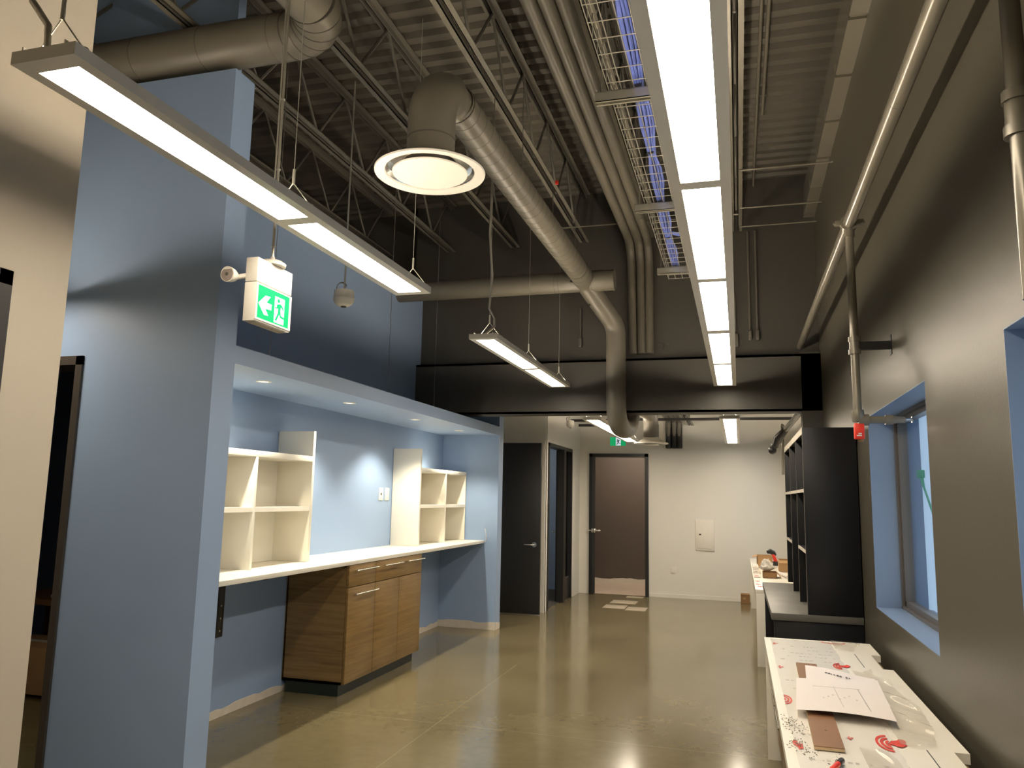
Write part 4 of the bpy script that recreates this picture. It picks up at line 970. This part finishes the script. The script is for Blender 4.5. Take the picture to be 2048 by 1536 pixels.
for k in range(260):
    c = random.choice
    cx, cy = rnd.choice([(0.165, 3.10), (0.195, 3.05), (0.165, 2.86), (0.20, 2.78), (0.155, 3.14), (0.27, 2.70)])
    p = Vector((cx+rnd.gauss(0, 0.014), cy+rnd.gauss(0, 0.045), ZC+0.0055)); p.x = max(p.x, 0.135); s = rnd.uniform(0.0008, 0.0032)
    bmesh.ops.create_cone(bm, cap_ends=True, segments=4, radius1=s, radius2=s*0.3, depth=s, matrix=Matrix.Translation(p+Vector((0, 0, s*0.4))))
tag(obj('debris', bm, M['dust']), 'scattered dark sawdust and plaster crumbs along the front of the near counter', 'debris', kind='stuff')

# ------------------------------------------------------------------ black bookcase unit
ZB = 0.745
t = thing('bookcase', (0.47, 6.5, 0), 'tall black bookcase on a low black base beside the window', 'bookcase')
obj('base_top', bx(((0.189, 5.54, ZB-0.045), (0.75, 7.57, ZB)), bev=0.002), M['grey_lam'], t, 'dusty grey-black base top')
obj('base_panel', bx(((0.205, 5.56, 0), (0.75, 5.60, ZB-0.046)), bev=0.001), M['black_lam'], t)
obj('base_panel', bx(((0.205, 7.51, 0), (0.75, 7.55, ZB-0.046)), bev=0.001), M['black_lam'], t)
obj('base_back', bx(((0.30, 5.60, 0.0), (0.33, 7.51, ZB-0.046))), M['black_lam'], t)
xb0, xb1 = 0.415, 0.748
ZT1 = 1.968
for (a, b) in ((5.54, 5.565), (6.22, 6.24), (6.93, 6.95), (7.675, 7.70)):
    p = obj('upright', bx(((xb0+0.002, a, ZB+0.001), (xb1, b, ZT1-0.002 if a in (5.54, 7.675) else ZT1-0.046)), bev=0.001), M['black_lam'], t)
    obj('edge_band', bx(((xb0, a+0.003, ZB+0.001), (xb0+0.0025, b-0.003, ZT1-0.046))), M['steel_paint'], p)
def shelf(a, b, z, th=0.022, name='shelf'):
    s = obj(name, bx(((xb0+0.004, a, z-th), (xb1, b, z))), M['black_lam'], t)
    obj('raw_edge', bx(((xb0, a, z-th), (xb0+0.004, b, z))), M['plaster'], s, 'pale raw front edge')
shelf(5.565, 7.675, ZT1, 0.045, 'top_panel')
for a, b in ((5.565, 6.22), (6.24, 6.93), (6.95, 7.675)): shelf(a, b, 1.557, 0.022)
shelf(5.565, 6.22, 1.155); shelf(6.95, 7.675, 1.15)
obj('back_panel', bx(((xb1-0.008, 5.565, ZB+0.001), (xb1, 7.675, ZT1-0.05))), M['black_lam'], t)

# ------------------------------------------------------------------ second white counter beyond
t = thing('counter', (0.41, 9.6, 0), 'white counter beyond the black bookcase, cluttered with boxes', 'counter')
obj('worktop', bx(((0.126, 7.585, ZC-0.033), (0.70, 11.60, ZC)), bev=0.001), M['white_lam'], t)
obj('end_panel', bx(((0.131, 7.585, 0), (0.69, 7.62, ZC-0.034)), bev=0.001), M['white_lam'], t)
obj('end_panel', bx(((0.131, 11.56, 0), (0.69, 11.595, ZC-0.034)), bev=0.001), M['white_lam'], t)
obj('drawer_unit', bx(((0.21, 7.63, 0.09), (0.69, 11.55, ZC-0.035))), M['oak_side'], t)
obj('toe_kick', bx(((0.25, 7.63, 0), (0.69, 11.55, 0.09))), M['toe'], t)
for y in (7.85, 8.05, 8.35):
    bm = BM(); blot(bm, 0.165+0.01*math.sin(y*9), y, 0.03, 0.05, ZC+0.0012, int(y*10))
    o = obj('red_mark', bm, M['red'], t, 'red printed mark')
def open_box(name, lo, hi, flaps, label, mat='card', rot=0):
    lo, hi = Vector(lo), Vector(hi); t = thing(name, ((lo.x+hi.x)/2, (lo.y+hi.y)/2, lo.z), label, 'box', 'cardboard boxes on the far counter'); th = 0.004
    obj('box_body', bx((lo, (hi.x, hi.y, lo.z+th)), (lo, (lo.x+th, hi.y, hi.z)), ((hi.x-th, lo.y, lo.z), hi), ((lo.x, lo.y, lo.z), (hi.x, lo.y+th, hi.z)), ((lo.x, hi.y-th, lo.z), hi)), M[mat], t)
    for f in flaps:
        bm = BM()
        if f == 'L': prism(bm, [(lo.x, hi.z-0.004), (lo.x-0.05, hi.z-0.02), (lo.x-0.05, hi.z-0.016), (lo.x, hi.z)], 1, lo.y, hi.y)
        if f == 'R': prism(bm, [(hi.x, hi.z-0.004), (hi.x+0.04, hi.z-0.05), (hi.x+0.043, hi.z-0.047), (hi.x+0.002, hi.z)], 1, lo.y, hi.y)
        if f == 'N': prism(bm, [(lo.y, hi.z-0.004), (lo.y-0.03, hi.z-0.03), (lo.y-0.033, hi.z-0.027), (lo.y-0.002, hi.z)], 0, lo.x, hi.x)
        obj('box_flap', bm, M['card'], t)
    return t
zc = ZC+0.0005
open_box('cardboard_box', (0.195, 10.0, zc), (0.372, 10.3, zc+0.14), ['L'], 'larger open cardboard box standing upright at the back of the far counter')
open_box('cardboard_box', (0.225, 8.72, zc), (0.365, 8.96, zc+0.058), ['R'], 'low open cardboard box under the clear plastic bag on the far counter', 'card2')
open_box('cardboard_box', (0.425, 9.55, zc), (0.56, 9.85, zc+0.13), ['N'], 'cardboard box half hidden by the bookcase on the far counter')
bm = BM(); bmesh.ops.create_icosphere(bm, subdivisions=3, radius=1.0); rnd = random.Random(8)
for v in bm.verts:
    k = 1+rnd.uniform(-0.13, 0.13); h = (v.co.z+1)/2; f = 1-0.72*max(0, h-0.25)
    v.co = Vector((0.268+v.co.x*0.085*k*f, 8.84+v.co.y*0.10*k*f, zc+0.064+h*0.125*k))
    v.co.z = max(v.co.z, zc+0.062)
tag(obj('plastic_bag', bm, M['plastic2'] if 'plastic2' in M else paint('milky_plastic', (0.62, 0.58, 0.52), 0.25)), 'crumpled milky plastic bag lying on the low cardboard box', 'bag')
t = thing('power_drill', (0.39, 10.45, zc), 'black and red power tool beyond the large cardboard box on the far counter', 'tool')
obj('drill_body', tube(BM(), [(0.33, 10.42, zc+0.165), (0.36, 10.44, zc+0.175), (0.40, 10.47, zc+0.155), (0.42, 10.5, zc+0.13)], [0.02, 0.032, 0.03, 0.02], 14), M['black'], t)
obj('drill_handle', tube(BM(), [(0.385, 10.46, zc+0.15), (0.41, 10.47, zc+0.10), (0.425, 10.48, zc+0.05)], [0.022, 0.02, 0.026], 12), M['redplastic'], t, 'red handle')
obj('battery_pack', bx(((0.39, 10.44, zc), (0.465, 10.53, zc+0.05)), bev=0.006), M['black'], t)
for k, (lo, hi, lab) in enumerate([((0.135, 8.72, zc), (0.20, 9.1, zc+0.012), 'flat white packet at the front edge of the far counter'), ((0.14, 9.5, zc), (0.20, 9.9, zc+0.05), 'pale folded carton left of the large box on the far counter'), ((0.135, 9.15, zc), (0.215, 9.4, zc+0.022), 'small pile of fittings packets left of the plastic bag')]):
    t = thing('packet', ((lo[0]+hi[0])/2, (lo[1]+hi[1])/2, zc), lab, 'packet', 'packets on the far counter')
    obj('packet_body', bx((lo, hi), bev=0.003), [M['paper'], M['paper'], M['plaster']][k], t)
    obj('packet_label', bx(((lo[0]+0.01, lo[1]+0.05, hi[2]-0.0005), (lo[0]+0.045, lo[1]+0.12, hi[2]+0.0006))), [M['red'], M['card'], M['ink']][k], t)
tag(obj('rolled_drawing', tube(BM(), [(0.40, 9.30, zc+0.016), (0.47, 8.75, zc+0.016)], 0.0155, 14), M['paper']), 'white rolled drawing lying beside the plastic bag on the far counter', 'roll')

# added lamp, out of view, that brightens the room beyond the far doorway
t = thing('far_room_light', (-1.6, 13.2, 2.6), 'lit ceiling light of the room beyond the far doorway', 'light')
obj('light_body', bx(((-2.3, 13.05, 2.62), (-0.9, 13.35, 2.68))), M['white_metal'], t)
obj('light_lens', bx(((-2.28, 13.06, 2.605), (-0.92, 13.34, 2.618))), M['lens'], t)
obj('hanging_rod', tb([(-1.6, 13.2, 2.68), (-1.6, 13.2, 3.0)], 0.006), M['galv'], t)

t = thing('office_light', (-3.6, 11.3, 2.6), 'lit ceiling light of the side office behind the far doorway with sidelight', 'light')  # hidden lamp added so the office wall shows bright through the doorway
obj('light_body', bx(((-3.9, 11.2, 2.62), (-3.3, 11.4, 2.68))), M['white_metal'], t)
obj('light_lens', bx(((-3.88, 11.21, 2.605), (-3.32, 11.39, 2.618))), M['lens'], t)
obj('hanging_rod', tb([(-3.6, 11.3, 2.68), (-3.6, 11.3, 3.0)], 0.006), M['galv'], t)
